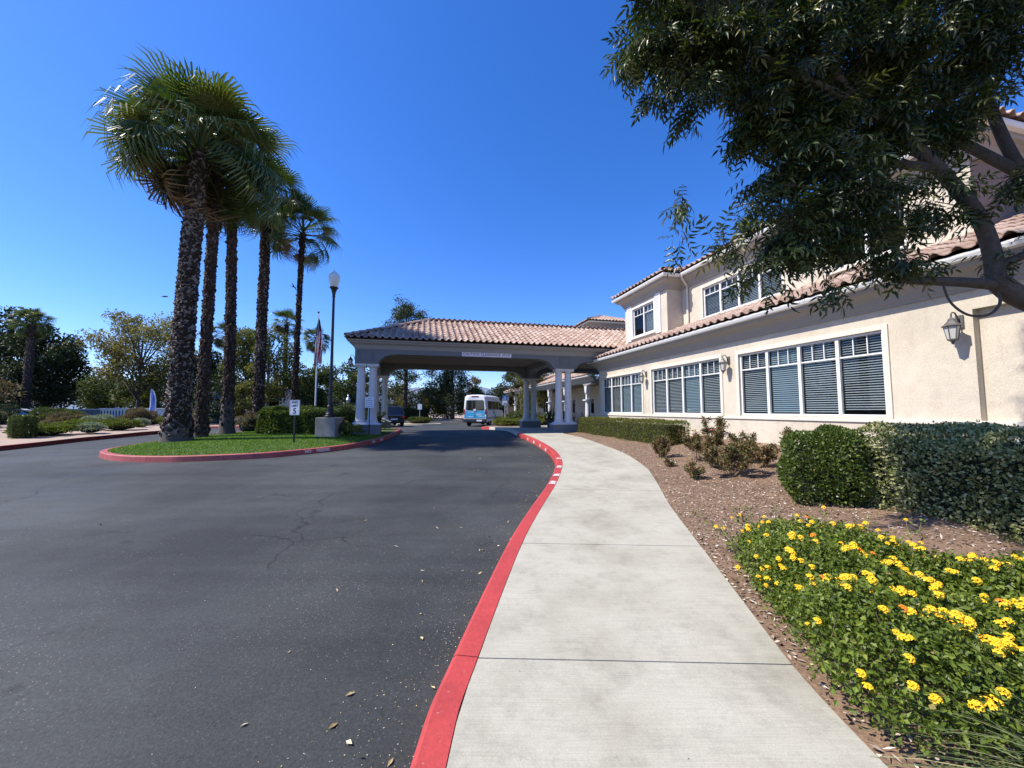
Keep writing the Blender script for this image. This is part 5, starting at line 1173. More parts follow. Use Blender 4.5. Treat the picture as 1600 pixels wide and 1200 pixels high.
mound('boxwood_shrub', 'rounded dark green clipped boxwood left of the variegated hedge', 4.32, 5.36, float(HB(4.32, 5.36))-.03, .46, .48, .93, 'boxwood_leaf', 17000, .046, .027, 1, sq=3.2, lump=.075, lo=-.65)
# low planting at far left and along the verges
SG = 'low shrubs in the bed across the lane'
for i, (x, y, rx, h, m, lb) in enumerate([(-18.6, 12.6, .9, .38, 'ground_cover', 'bright green low shrub at the left edge in front of the cube'), (-18.6, 15.4, 1.2, .42, 'ground_cover', 'bright green low shrub right behind the cube'), (-17.9, 16.4, .65, .42, 'silver_leaf', 'silver-grey mounded shrub near the red kerb'), (-20.2, 18.0, 1.1, .5, 'ground_cover', 'yellow-green low shrub behind the silver mound'), (-18.9, 18.6, 1.0, .5, 'ground_cover', 'bright green shrub nearest the right of the left bed'), (-22.5, 21.0, 1.0, .7, 'silver_leaf', 'silver-grey shrub in front of the brown bushes'), (-20.4, 21.2, .55, .5, 'silver_leaf', 'small silver-grey shrub near the kerb bend'), (-26.5, 23.0, 1.3, .85, 'tree_brown', 'wide brown bush behind the silver shrub'), (-22.8, 23.6, 1.1, 1.15, 'tree_brown', 'tall brown bush left of the feather banner'), (-21.0, 17.0, .9, .35, 'ground_cover', 'green ground-hugging shrub in the middle of the bed'), (-23.5, 16.5, 1.2, .6, 'tree_mid', 'dark green shrub farther back in the left bed'), (-27, 19.5, 1.6, 1.0, 'tree_dark', 'dark spreading shrub at the back of the left bed'), (-31, 22, 1.7, 1.2, 'tree_brown', 'brown shrub at the back of the left bed'), (-34.5, 25.2, 2.2, 1.5, 'tree_dark', 'wide dark shrub behind the cube at the back of the bed'), (-38, 25, 2.2, 1.5, 'tree_mid', 'wide green shrub at the back of the left bed'), (-29.8, 25.2, 1.8, 1.2, 'tree_mid', 'green shrub beyond the silver mounds'), (-22.2, 13.9, 1.2, .45, 'ground_cover', 'green shrub left of the cube hedge'), (-21.6, 24.0, .6, .6, 'ground_cover', 'small green shrub by the pale path')]):
    rx *= .72; h *= .85; mound('low_shrub', lb, x, y, g(y)+.08, rx, rx*.8, h, m, int(2600*rx*1.3), .10 if h < .8 else .13, .045, 10+i, group=SG, sq=2.1, lump=.16)
for i, (x, y, rx, h, m, lb) in enumerate([(-2.6+2.0, 26.4, .8, .5, 'ground_cover', 'green shrub in the bed right behind the red kerb tip'), (.3, 27.2, .8, .45, 'ground_cover', 'low green shrub under the blue parking sign'), (1.6, 27.4, .7, .55, 'ground_cover', 'yellow-green shrub near the arcade column'), (-.4, 28.6, .9, .7, 'tree_mid', 'dark green shrub beside the van'), (1.0, 30.5, 1.2, 1.1, 'tree_mid', 'taller green shrub ahead of the van'), (2.8, 30.8, 1.0, .7, 'ground_cover', 'bright green shrub at the foot of the arcade'), (-8.6, 36, 1.2, .55, 'tree_mid', 'low round shrub in the small kerbed island behind the black car'), (-14.8, 29.2, 1.0, .9, 'tree_mid', 'green shrub in the narrow strip beyond the island'), (-19.0, 29.0, 1.3, .9, 'tree_dark', 'dark shrub in the narrow strip beyond the palms'), (-24.5, 29.3, 1.3, .9, 'tree_olive', 'olive shrub in the narrow strip near the pale house'), (-28, 29.3, 1.3, .8, 'tree_brown', 'brown shrub at the left end of the narrow strip')]):
    mound('low_shrub', lb, x, y, g(y)+.0, rx, rx*.8, h, m, int(2600*rx), .11, .05, 40+i, group='shrubs beyond the canopy', sq=2.1, lump=.14)
hedge('clipped_hedge', 'dark hedge behind the black car', -13.5, 50, g(50), 5, 1.2, 1.4, 0, 'tree_dark', 5000, .2, .1, .2, seed=8)
# dark planting round the left canopy plinth and palm foot
for i, (x, y, rx, h, m, lb) in enumerate([(-7.0, 15.3, .55, .55, 'rose_leaf', 'dark rose shrub in front of the left canopy plinth'), (-6.3, 15.0, .45, .45, 'boxwood_leaf', 'small dark shrub at the right of the left canopy plinth'), (-7.6, 17.6, .8, 1.1, 'boxwood_leaf', 'dark shrub behind the left canopy columns'), (-6.4, 17.3, .6, .6, 'boxwood_leaf', 'dark shrub between the canopy plinths'), (-12.2, 17.9, .55, .8, 'tree_brown', 'brown shrub at the foot of the hedge palm'), (-7.4, 19.6, .9, .9, 'boxwood_leaf', 'dark shrub beside the rear canopy plinth')]):
    mound('low_shrub', lb, x, y, hi(x, y)-.02, rx, rx*.8, h, m, int(5200*rx), .06, .035, 60+i, group='shrubs round the canopy plinths', sq=2.1, lump=.2, core=(i > 1))
# white blossoms on the island shrubs
r = np.random.default_rng(9)

# ---- rose bushes
def rose(label, x, y, h, w, seed, nst=9, nl=520, blooms=(), gz=None):
    r = np.random.default_rng(seed+900); z0 = float(HB(x, y))-.02; t = thing('rose_bush', label, 'rose bush', (x, y, z0), 0, 'rose bushes in the mulch bed'); mb = MB(); P = []; A = []
    for k in range(nst):
        an = r.uniform(0, 6.28); sp_ = w*r.uniform(.3, 1); hh = h*r.uniform(.6, 1.05); p = [np.array([0, 0, 0.])+np.append(r.normal(0, .03, 2), 0)]
        for q in (.35, .7, 1): p.append(np.array([math.cos(an)*sp_*q**1.2, math.sin(an)*sp_*q**1.2, hh*q])+r.normal(0, .02, 3))
        mb.tube([tuple(v) for v in p], [.008, .006, .005, .003], 5)
        for br in range(4):
            i0 = r.integers(1, 3); s = p[i0]+(p[i0+1]-p[i0])*r.random(); e = s+unit(r.normal(size=3)+np.array([0, 0, .9]))*r.uniform(.08, .22)*h; mb.tube([tuple(s), tuple(e)], [.004, .002], 4); m_ = nl*3//(nst*5); tt = r.random((m_, 1)); P.append(s+(e-s)*tt+r.normal(0, .025, (m_, 3)))
        m_ = nl//(nst*5); P.append(p[2]+(p[3]-p[2])*r.random((m_, 1))+r.normal(0, .03, (m_, 3)))
    stuff(mb.build('stem', 'twig', t, smooth=True)); P = np.concatenate(P); n = len(P)
    leaves('foliage', P, r.normal(size=(n, 3))+np.array([0, 0, .2]), r.normal(size=(n, 3))*.6+np.array([0, 0, 1]), r.uniform(.035, .065, n), r.uniform(.022, .036, n), 'rose_leaf', t)
    for (bx, by, bz, mt) in blooms:
        m = MB()
        for k in range(12):
            a = k*2.4; rr_ = .012+.022*(k/12); c = (bx+rr_*math.cos(a), by+rr_*math.sin(a), bz-.01*(k/12)); m.add([(c[0]-.02*math.sin(a), c[1]+.02*math.cos(a), c[2]-.012), (c[0]+.02*math.sin(a), c[1]-.02*math.cos(a), c[2]-.012), (c[0]+.028*math.cos(a), c[1]+.028*math.sin(a), c[2]+.02)], [[0, 1, 2]])
        m.build('bloom', mt, t, fixn=False)
    return t
rose('tallest reddish rose bush against the wall beside the low hedge', 4.9, 9.35, .92, .40, 1, 12, 1200, [(-.2, -.2, .62, 'petal_pink'), (.1, -.25, .55, 'petal_white')])
rose('leafy rose bush with a pink bloom at the end of the low hedge', 4.25, 8.9, .72, .42, 2, 11, 1100, [(-.1, -.2, .38, 'petal_pink'), (.2, -.1, .4, 'petal_white')])
rose('wide reddish rose bush nearest the camera in the mulch', 4.0, 7.1, .58, .50, 3, 16, 1500)
rose('sparse small rose bush left of the wide one', 3.35, 7.15, .32, .20, 4, 6, 240)
rose('slender rose shoot against the wall beneath the widest window', 5.95, 8.35, .62, .14, 5, 5, 330)
rose('medium rose bush between the tall and the wide ones', 4.7, 8.2, .55, .35, 6, 10, 800)
rose('low bush in front of the end of the clipped hedge', 3.75, 9.8, .48, .36, 7, 12, 1300)
rose('tiny low plant with white bloom near the sidewalk bed edge', 3.5, 8.6, .16, .14, 8, 5, 160, [(0, 0, .14, 'petal_white'), (.1, .03, .1, 'petal_white')])
rose('leafy reddish rose bush between the hedge end and the wide bush', 4.15, 8.0, .5, .34, 10, 11, 900)
rose('bushy rose plant at the foot of the tallest rose bush', 5.2, 8.7, .5, .32, 11, 10, 800)
rose('reddish rose bush close behind the widest rose bush', 4.9, 7.5, .42, .3, 9, 9, 600)

# ---- lantana in flower
lz = float(HB(2.4, 2.6)); lan = thing('lantana_bush', 'spreading lantana bush covered in yellow flower clusters beside the sidewalk', 'flower bush', (2.4, 2.6, lz))
LP = [(1.86, 3.0), (2.02, 3.5), (2.30, 3.90), (2.75, 3.78), (3.1, 3.3), (3.7, 2.85), (4.9, 2.4), (5.2, 1.75), (3.6, 1.62), (2.6, 1.62), (2.1, 1.60), (1.76, 1.62), (1.57, 1.80), (1.60, 2.1), (1.74, 2.5)]
r = np.random.default_rng(31); LPn = np.array(LP); LPs = smooth_path(LP, 5, True)
def lh(X, Y):
    d = np.min(np.hypot(X[:, None]-LPs[None, :, 0], Y[:, None]-LPs[None, :, 1]), axis=1); e = np.clip(d/.30, 0, 1)
    return (np.sqrt(1-(1-e)**2))*(.40+.09*np.sin(X*4.1+1)*np.sin(Y*3.7)+.06*np.sin(X*9+Y*5))
Q = in_poly(LPs, 80000); n = len(Q); Ht = lh(Q[:, 0], Q[:, 1]); u = r.random(n)**.45; Z = float(lz)+Ht*u+r.normal(0, .012, n)
P = np.column_stack([Q[:, 0]+r.normal(0, .025, n), Q[:, 1]+r.normal(0, .025, n), Z])-np.array([2.4, 2.6, lz])
leaves('foliage', P, unit(r.normal(size=(n, 3))*.8+np.array([0, 0, .25])), unit(r.normal(size=(n, 3))*.75+np.array([0, -.15, .9])), r.uniform(.016, .044, n), r.uniform(.012, .027, n), 'lantana_leaf', lan, np.clip(r.normal(.42, .24, n)+.12*(u-.6), 0, .99), .2, .12)
mb = MB()
for k in range(170):
    q = in_poly(LPs, 1)[0]; h = float(lh(q[None, 0], q[None, 1])[0]); c = np.array([q[0]-2.4, q[1]-2.6, 0]); cen = c*.86; mb.tube([tuple(cen), tuple((cen+c)/2+np.array([r.normal(0, .04), r.normal(0, .04), h*.6])), (c[0], c[1], h*.97)], [.006, .004, .002], 4, cap=False)
stuff(mb.build('stem', 'twig', lan))
def flower_mesh(seed, m, R_=.02):
    rr = random.Random(seed); V = []; F = []
    for k in range(17):
        a = k*2.4; s = math.sqrt((k+.5)/17); c = Vector((R_*s*math.cos(a), R_*s*math.sin(a), R_*.75*(1-s*s))); nrm = (c+Vector((0, 0, .006))).normalized(); t = nrm.cross(Vector((.3, .2, 1))).normalized(); b = nrm.cross(t); w = R_*.36*rr.uniform(.85, 1.15); n = len(V); ph = rr.uniform(0, 1.5)
        V.append(tuple(c-nrm*.002))
        for q in range(8):
            an = ph+q*math.pi/4; ww = w*(1.15 if q % 2 == 0 else .62); V.append(tuple(c+(t*math.cos(an)+b*math.sin(an))*ww+nrm*(.001)))
        F += [[n, n+1+q, n+1+(q+1) % 8] for q in range(8)]
    o = mesh_np('flower', np.array(V), np.array(F), m); me = o.data; bpy.data.objects.remove(o); return me
FM = [flower_mesh(i, 'petal_yellow', rr_) for i, rr_ in enumerate((.020, .0235, .015))]+[flower_mesh(5, 'petal_orange', .018)]
cl = in_poly(LPs, 900); cl = cl[(cl[:, 0] < 4.3) & (cl[:, 0] < 1.33*cl[:, 1]+.12)]; cl = cl[r.random(len(cl)) < np.clip((1.9/cl[:, 1])**1.3, 0, 1)][:185]; cnt = 0
edge = LPs[r.integers(0, len(LPs), 70)]; edge = edge[(edge[:, 0] < 2.6)]; edge = edge+(np.array([2.4, 2.6])-edge)*.07
for q in np.vstack([cl, edge]):
    for j in range(r.integers(1, 3)):
        if cnt >= 286: break
        p = q+r.normal(0, .035, 2); h = float(lh(p[None, 0], p[None, 1])[0]) if inside(LPs, p[0], p[1]) else .08
        dirv = Vector((r.normal(0, .35)-.12, r.normal(0, .35)-.35, 1)).normalized()
        zz = h+.012+r.uniform(-.02, .03); me = FM[0 if r.random() < .5 else (1 if r.random() < .5 else 2)] if r.random() < .95 else FM[3]
        inst(me, 'flower', lan, Matrix.Translation((p[0]-2.4, p[1]-2.6, max(.05, zz))) @ dirv.to_track_quat('Z', 'Y').to_matrix().to_4x4()); cnt += 1
# loose shoots standing out of the back of the bush
mb = MB(); PP = []; fl_ = 0
for k, (x, y, h, dx, dy) in enumerate([(2.1, 3.75, .40, -.05, .22), (2.35, 3.85, .50, .05, .25), (2.6, 3.75, .45, .12, .25), (2.85, 3.6, .52, .05, .2), (3.05, 3.35, .55, .10, .15), (3.25, 3.2, .52, .12, .12), (2.0, 3.4, .38, -.12, .12), (2.7, 3.7, .38, .2, .35), (2.45, 3.8, .36, -.1, .38), (1.92, 3.1, .36, -.14, .02)]):
    for j in range(3):
        q0 = np.array([x-2.4, y-2.6, .12]); q2 = q0+np.array([dx+r.normal(0, .08), dy+r.normal(0, .06), h*r.uniform(.55, 1.0)-.12]); q1 = (q0+q2)/2+np.array([0, 0, .05])
        mb.tube([tuple(q0), tuple(q1), tuple(q2)], [.005, .004, .002], 4); t_ = r.random((26, 1)); PP.append(q0*(1-t_)**2+2*q1*t_*(1-t_)+q2*t_**2+r.normal(0, .022, (26, 3)))
        if j == 0: inst(FM[k % 3], 'flower', lan, Matrix.Translation(tuple(q2+np.array([0, 0, .01]))) @ Vector((-.2, -.3, 1)).to_track_quat('Z', 'Y').to_matrix().to_4x4())
mb.build('shoot', 'twig', lan)['kind'] = 'stuff'; P = np.concatenate(PP); n = len(P)
leaves('foliage', P, unit(r.normal(size=(n, 3))), unit(r.normal(size=(n, 3))*.6+np.array([0, 0, 1])), r.uniform(.02, .042, n), r.uniform(.014, .026, n), 'lantana_leaf', lan)
# ---- long-bladed grass at the lower right corner
gr = thing('ornamental_grass', 'clump of long arching grass blades at the lower right corner', 'grass clump', (2.22, 1.40, float(HB(2.22, 1.40))))
n = 230; an = r.uniform(0, 6.28, n); an[:150] = r.uniform(1.9, 3.5, 150); el = r.uniform(.3, 1.0, n); D = np.column_stack([np.cos(an)*np.cos(el), np.sin(an)*np.cos(el), np.sin(el)]); P = np.column_stack([r.normal(0, .05, n), r.normal(0, .05, n), np.zeros(n)])
strip_blades('blades', P, D, r.uniform(.5, 1.0, n), r.uniform(.006, .011, n), .40, 'long_grass', gr, seg=6)
# ---- strap-leaved plants near the entrance, potted plants, bench
def strappy(label, x, y, h, n, seed, pot=True):
    r = np.random.default_rng(seed); t = thing('potted_plant' if pot else 'strap_leaf_plant', label, 'plant', (x, y, g(y))); an = r.uniform(0, 6.28, n); el = r.uniform(.7, 1.45, n)
    D = np.column_stack([np.cos(an)*np.cos(el), np.sin(an)*np.cos(el), np.sin(el)]); zb = .45 if pot else 0
    strip_blades('leaves', np.column_stack([r.normal(0, .12, n), r.normal(0, .12, n), np.full(n, zb)]), D, h*r.uniform(.6, 1.1, n), r.uniform(.05, .11, n), .22, 'tree_mid', t, seg=5)
    if pot: m = MB(); m.lathe([(.16, 0), (.24, .30), (.27, .42), (.29, .44), (.29, .50), (.25, .50), (.24, .44)], (0, 0, 0), 16); m.build('pot', 'pot_clay', t, smooth=True)
    return t
px_, py_ = xy(10.2, 3.6); strappy('bird-of-paradise plants behind the low hedge near the entrance', px_, py_, 1.5, 60, 3, False)
px_, py_ = xy(11.2, 3.0); strappy('second bird-of-paradise clump close to the building corner', px_, py_, 1.3, 50, 4, False)
px_, py_ = xy(9.0, 7.4); strappy('tall potted plant behind the rear right canopy columns', px_, py_, 1.6, 70, 5)
px_, py_ = xy(9.9, 5.2); strappy('potted plant beside the bench under the canopy', px_, py_, 1.1, 50, 6)
def bench(label, a, b, rz, m_, w=1.4):
    t = thing('park_bench', label, 'bench', (*xy(a, b), g(xy(a, b)[1])), ROT+rz)
    for k in range(4): m = MB(); m.box(-w/2, w/2, -.22+k*.115, -.13+k*.115, .43, .46); m.build('slat', m_, t, bevel=.004)
    for k in range(4): m = MB(); m.box(-w/2, w/2, .24+k*.02, .26+k*.02, .52+k*.11, .60+k*.11); m.build('backrest_slat', m_, t, bevel=.004)
    for s in (-1, 1):
        m = MB(); x = s*(w/2-.06); m.box(x-.025, x+.025, -.22, -.17, 0, .43); m.build('leg', m_, t); m = MB(); m.box(x-.025, x+.025, .2, .25, 0, .46); m.prism([(.2, .46), (.25, .46), (.34, .96), (.29, .96)], 0, x-.025, x+.025); m.build('leg', m_, t); m = MB(); m.box(x-.03, x+.03, -.24, .26, .62, .65); m.box(x-.025, x+.025, -.22, -.17, .46, .62); m.build('armrest', m_, t)
    return t
bench('dark slatted bench under the canopy beside the right columns', 9.9, 2.2, rad(60), 'wood_bench')
bench('pale slatted chair by the entrance beyond the canopy columns', 9.4, 8.0, rad(80), 'chair_white', .65)
bench('second pale slatted chair nearer the arcade', 10.9, 7.6, rad(40), 'chair_white', .65)

# ================================================================== STREET FURNITURE
lx, ly = -6.97, 14.75; lz0 = hi(lx, ly)
lp = thing('street_lamp', 'tall black lamp post with acorn globe on a square concrete base', 'lamp post', (lx, ly, lz0-.03))
m = MB(); m.box(-.37, .37, -.37, .37, -.1, .74); m.build('concrete_base', 'old_concrete', lp, bevel=.018)
m = MB(); m.lathe([(.20, .742), (.21, .80), (.17, .84), (.175, .88), (.13, .95), (.115, 1.15), (.12, 1.18), (.09, 1.22), (.085, 1.35), (.062, 1.5), (.052, 3.2), (.045, 5.42), (.06, 5.44), (.06, 5.48), (.045, 5.5)], n=16); m.build('pole', 'black_metal', lp, smooth=True)
m = MB(); m.lathe([(.05, 5.5), (.075, 5.62), (.11, 5.74), (.16, 5.79), (.165, 5.82), (.12, 5.83)], n=16); m.build('collar', 'black_metal', lp, smooth=True)
m = MB(); m.lathe([(.115, 5.831), (.165, 5.95), (.205, 6.12), (.215, 6.22), (.20, 6.30), (.15, 6.36), (.10, 6.40), (.06, 6.44), (.02, 6.47), (.025, 6.49), (.004, 6.53)], n=20); m.build('globe', 'acorn_glass', lp, smooth=True)
ss = thing('speed_limit_sign', 'white speed limit 5 sign on a short dark post in the lawn', 'sign', (-7.19, 12.75, hi(-7.19, 12.75)-.03))
m = MB(); m.box(-.03, .03, -.012, .012, -.05, 1.42); m.build('post', 'bronze_metal', ss)
m = MB(); m.prism([(-.165, .94), (-.15, .925), (.15, .925), (.165, .94), (.165, 1.41), (.15, 1.425), (-.15, 1.425), (-.165, 1.41)], 1, -.02, -.0125); sp_ = m.build('panel', 'sign_white', ss)
m = MB(); y = -.0215
for b in ((-.152, .152, 1.405, 1.412), (-.152, .152, .938, .945), (-.152, -.145, .945, 1.405), (.145, .152, .945, 1.405)): m.box(b[0], b[1], y, -.0202, b[2], b[3])
m.build('border', 'sign_black', sp_)
text_mesh('lettering', 'SPEED', .105, 'sign_black', sp_, (0, y, 1.345), (rad(90), 0, 0), .0008, sx=.82, bold=.002)
text_mesh('lettering', 'LIMIT', .105, 'sign_black', sp_, (0, y, 1.235), (rad(90), 0, 0), .0008, sx=.9, bold=.002)
text_mesh('lettering', '5', .26, 'sign_black', sp_, (0, y, 1.055), (rad(90), 0, 0), .0008, sx=1, bold=.004)
def small_sign(label, x, y, z0, zc, w, h, m_, post, rows=0, wh=False, rz=0, pr=.02):
    t = thing('notice_sign', label, 'sign', (x, y, z0), rz); s = MB(); s.tube([(0, 0, -.1), (0, 0, zc+h/2-.02)], pr, 8); s.build('post', post, t)
    s = MB(); s.box(-w/2, w/2, -pr-.012, -pr-.002, zc-h/2, zc+h/2); p = s.build('panel', m_, t, bevel=.002); y = -pr-.0135
    if rows:
        s = MB()
        for k in range(rows):
            zz = zc+h/2-h*(k+.8)/(rows+.6); ww = w*(.16 if k == 0 else .38)
            x0 = -ww; 
            while x0 < ww-.01: l = random.uniform(.03, .07); s.box(x0, min(ww, x0+l), y, -pr-.0121, zz-h*.027, zz+h*.027); x0 += l+.014
        s.build('faint_lettering', 'sign_ink_blue', p)
    if wh:
        s = MB(); s.lathe([(.03, -.004), (.03, .004)], (0, 0, 0), 12); 
        s = MB(); c = zc; P = lambda a_, r_, cx=0, cz=0: (cx+r_*math.cos(a_), y, c+cz+r_*math.sin(a_))
        s.tube([P(math.pi*2*k/16*.8+2.6, .062, -.015, -.045) for k in range(17)], .010, 5); s.tube([(-.01, y, c+.065), (-.01, y, c), (.045, y, c), (.07, y, c-.07)], .011, 5); s.tube([(-.01, y, c+.04), (.04, y, c+.04)], .009, 5); s.lathe([(.018, -.018), (.022, 0), (.018, .018)], (-.01, y, c+.10), 8); s.build('wheelchair_symbol', 'sign_white', p)
        s = MB(); s.box(-w/2, w/2, -pr-.012, -pr-.002, zc-h/2-.17, zc-h/2-.015); s.build('lower_panel', 'sign_white', t)
    return t
small_sign('white notice sign with blue lettering in front of the left canopy column', -5.83, 15.75, hi(-5.83, 15.75), 1.33, .36, .44, 'sign_white', 'bronze_metal', 5)
small_sign('blue accessible-parking sign on a pale post beyond the canopy', -.5, 27.6, g(27.6), 2.0, .32, .36, 'sign_blue', 'pole_paint', 0, True)
small_sign('small white sign on a thin post far behind the black car', -8.65, 36.1, g(36.1), 1.55, .40, .50, 'sign_white', 'pole_paint', 0)
small_sign('tiny round-topped sign in the far left bed', -27.6, 20.6, g(20.6), 1.0, .26, .26, 'sign_white', 'pole_paint', 0)
# flagpole with limp flag
fp = thing('flagpole', 'slender pale flagpole with a limp striped flag between the last palm and the lamp', 'flagpole', (-20.45, 40, g(40)-.05))
m = MB(); m.tube([(0, 0, 0), (0, 0, 5), (0, 0, 11.5)], [.085, .075, .04], 10); m.build('pole', 'pole_paint', fp, smooth=True)
m = MB(); m.lathe([(.02, 11.5), (.09, 11.58), (.10, 11.65), (.06, 11.74), (.01, 11.78)], n=12); m.build('finial', 'bronze_metal', fp, smooth=True)
V = []; F = []; MI = []; nu, nv = 26, 22
for j in range(nv+1):
    t = j/nv; w = .16+.50*math.sin(min(1, t*1.5)*math.pi/2)*(1-.25*t)
    for i in range(nu+1):
        u = i/nu; V.append((.06+(u-.42)*w*1.5, .16*math.sin(u*17+t*2)*(.4+t), 10.9-t*4.6-.5*math.sin(u*3)*t*.4-.15*math.sin(u*9)))
for j in range(nv):
    for i in range(nu):
        a = j*(nu+1)+i; F.append([a, a+1, a+nu+2, a+nu+1]); u, t = i/nu, j/nv
        MI.append(0 if t < .42-.25*u else (1 if int((u*1.4+t*.5)*8) % 2 else 2))
fl = mesh_np('flag', np.array(V), np.array(F), ['flag_navy', 'flag_red', 'flag_white'], fp, None, True, MI)
# feather banner
fb = thing('feather_banner', 'blue and white feather banner left of the stoutest palm', 'banner', (-32.7, 35, g(35)))
m = MB(); m.tube([(.30, 0, 0), (.30, 0, 1.3), (.28, 0, 2.2), (.10, 0, 2.9), (-.18, 0, 3.15)], [.03, .025, .02, .015, .01], 6); m.build('pole', 'pole_paint', fb)
def feather(xs_off, m_, yy, name, parent):
    V = []; F = []; k = 14
    for i in range(k+1):
        t = i/k; z = 1.2+t*1.93; xr = .29-.46*max(0, (t-.45)/.55)**2.2; xl = max(-.30-.02*t, -.34)+.10*t*t
        if t > .93: xl = -.22+(.0)
        xl, xr = xl+xs_off, xr-xs_off; V += [(xl, yy+.03*math.sin(t*6), z), ((xl+xr)/2, yy+.03*math.sin(t*6+1), z), (xr, yy, z)]
    for i in range(k): a = i*3; F += [[a, a+1, a+4, a+3], [a+1, a+2, a+5, a+4]]
    return mesh_np(name, np.array(V), np.array(F), m_, parent)
bn = feather(0, 'banner_white', 0, 'banner', fb); feather(.10, 'banner_blue', -.02, 'blue_field', bn)
m = MB(); m.box(-.5, .9, -.05, .05, 1.1, 1.15); m.build('crossbar', 'galvanised', fb)
# fountain urn
ft = thing('fountain', 'dark tiered fountain bowl left of the canopy columns', 'fountain', (-14.5, 34, g(34)))
m = MB(); m.lathe([(.5, 0), (.5, .15), (.22, .3), (.16, .8), (.22, 1.1), (.30, 1.25)], n=16); m.build('pedestal', 'fountain_dark', ft, smooth=True)
m = MB(); m.lathe([(.30, 1.25), (.62, 1.5), (.72, 1.75), (.75, 1.82), (.68, 1.84), (.3, 1.62)], n=20); m.build('bowl', 'fountain_dark', ft, smooth=True)
m = MB(); m.lathe([(.10, 1.7), (.14, 2.0), (.20, 2.15), (.12, 2.3), (.06, 2.4), (.09, 2.5), (.02, 2.62)], n=12); m.build('finial', 'galvanised', ft, smooth=True)

# ================================================================== VEHICLES
def loft(mb, rings, m=0, cap=True):
    n = len(rings[0]); vs = [p for r_ in rings for p in r_]; fs = []
    for i in range(len(rings)-1):
        for k in range(n): fs.append([i*n+k, i*n+(k+1) % n, (i+1)*n+(k+1) % n, (i+1)*n+k])
    if cap: fs.append(list(range(n))[::-1]); fs.append([(len(rings)-1)*n+k for k in range(n)])
    mb.add(vs, fs, m)
def wheel(parent, x, y, r, w=.22):
    m = MB(); n = 24; pr = [(r*.62, -w/2), (r*.94, -w/2), (r, -w/2+.03), (r, w/2-.03), (r*.94, w/2), (r*.62, w/2)]
    rings = [[(q*math.cos(2*math.pi*k/n)+x, y+off, q*math.sin(2*math.pi*k/n)+r) for k in range(n)] for q, off in pr]; loft(m, rings, cap=False); wh = m.build('wheel', 'tyre', parent, smooth=True)
    m = MB(); pr = [(r*.63, -w/2+.02), (r*.5, -w/2+.05), (r*.1, -w/2+.02)] if y < 0 else [(r*.63, w/2-.02), (r*.5, w/2-.05), (r*.1, w/2-.02)]
    rings = [[(q*math.cos(2*math.pi*k/12)+x, y+off, q*math.sin(2*math.pi*k/12)+r) for k in range(12)] for q, off in pr]; loft(m, rings); m.build('rim', 'rim', wh)
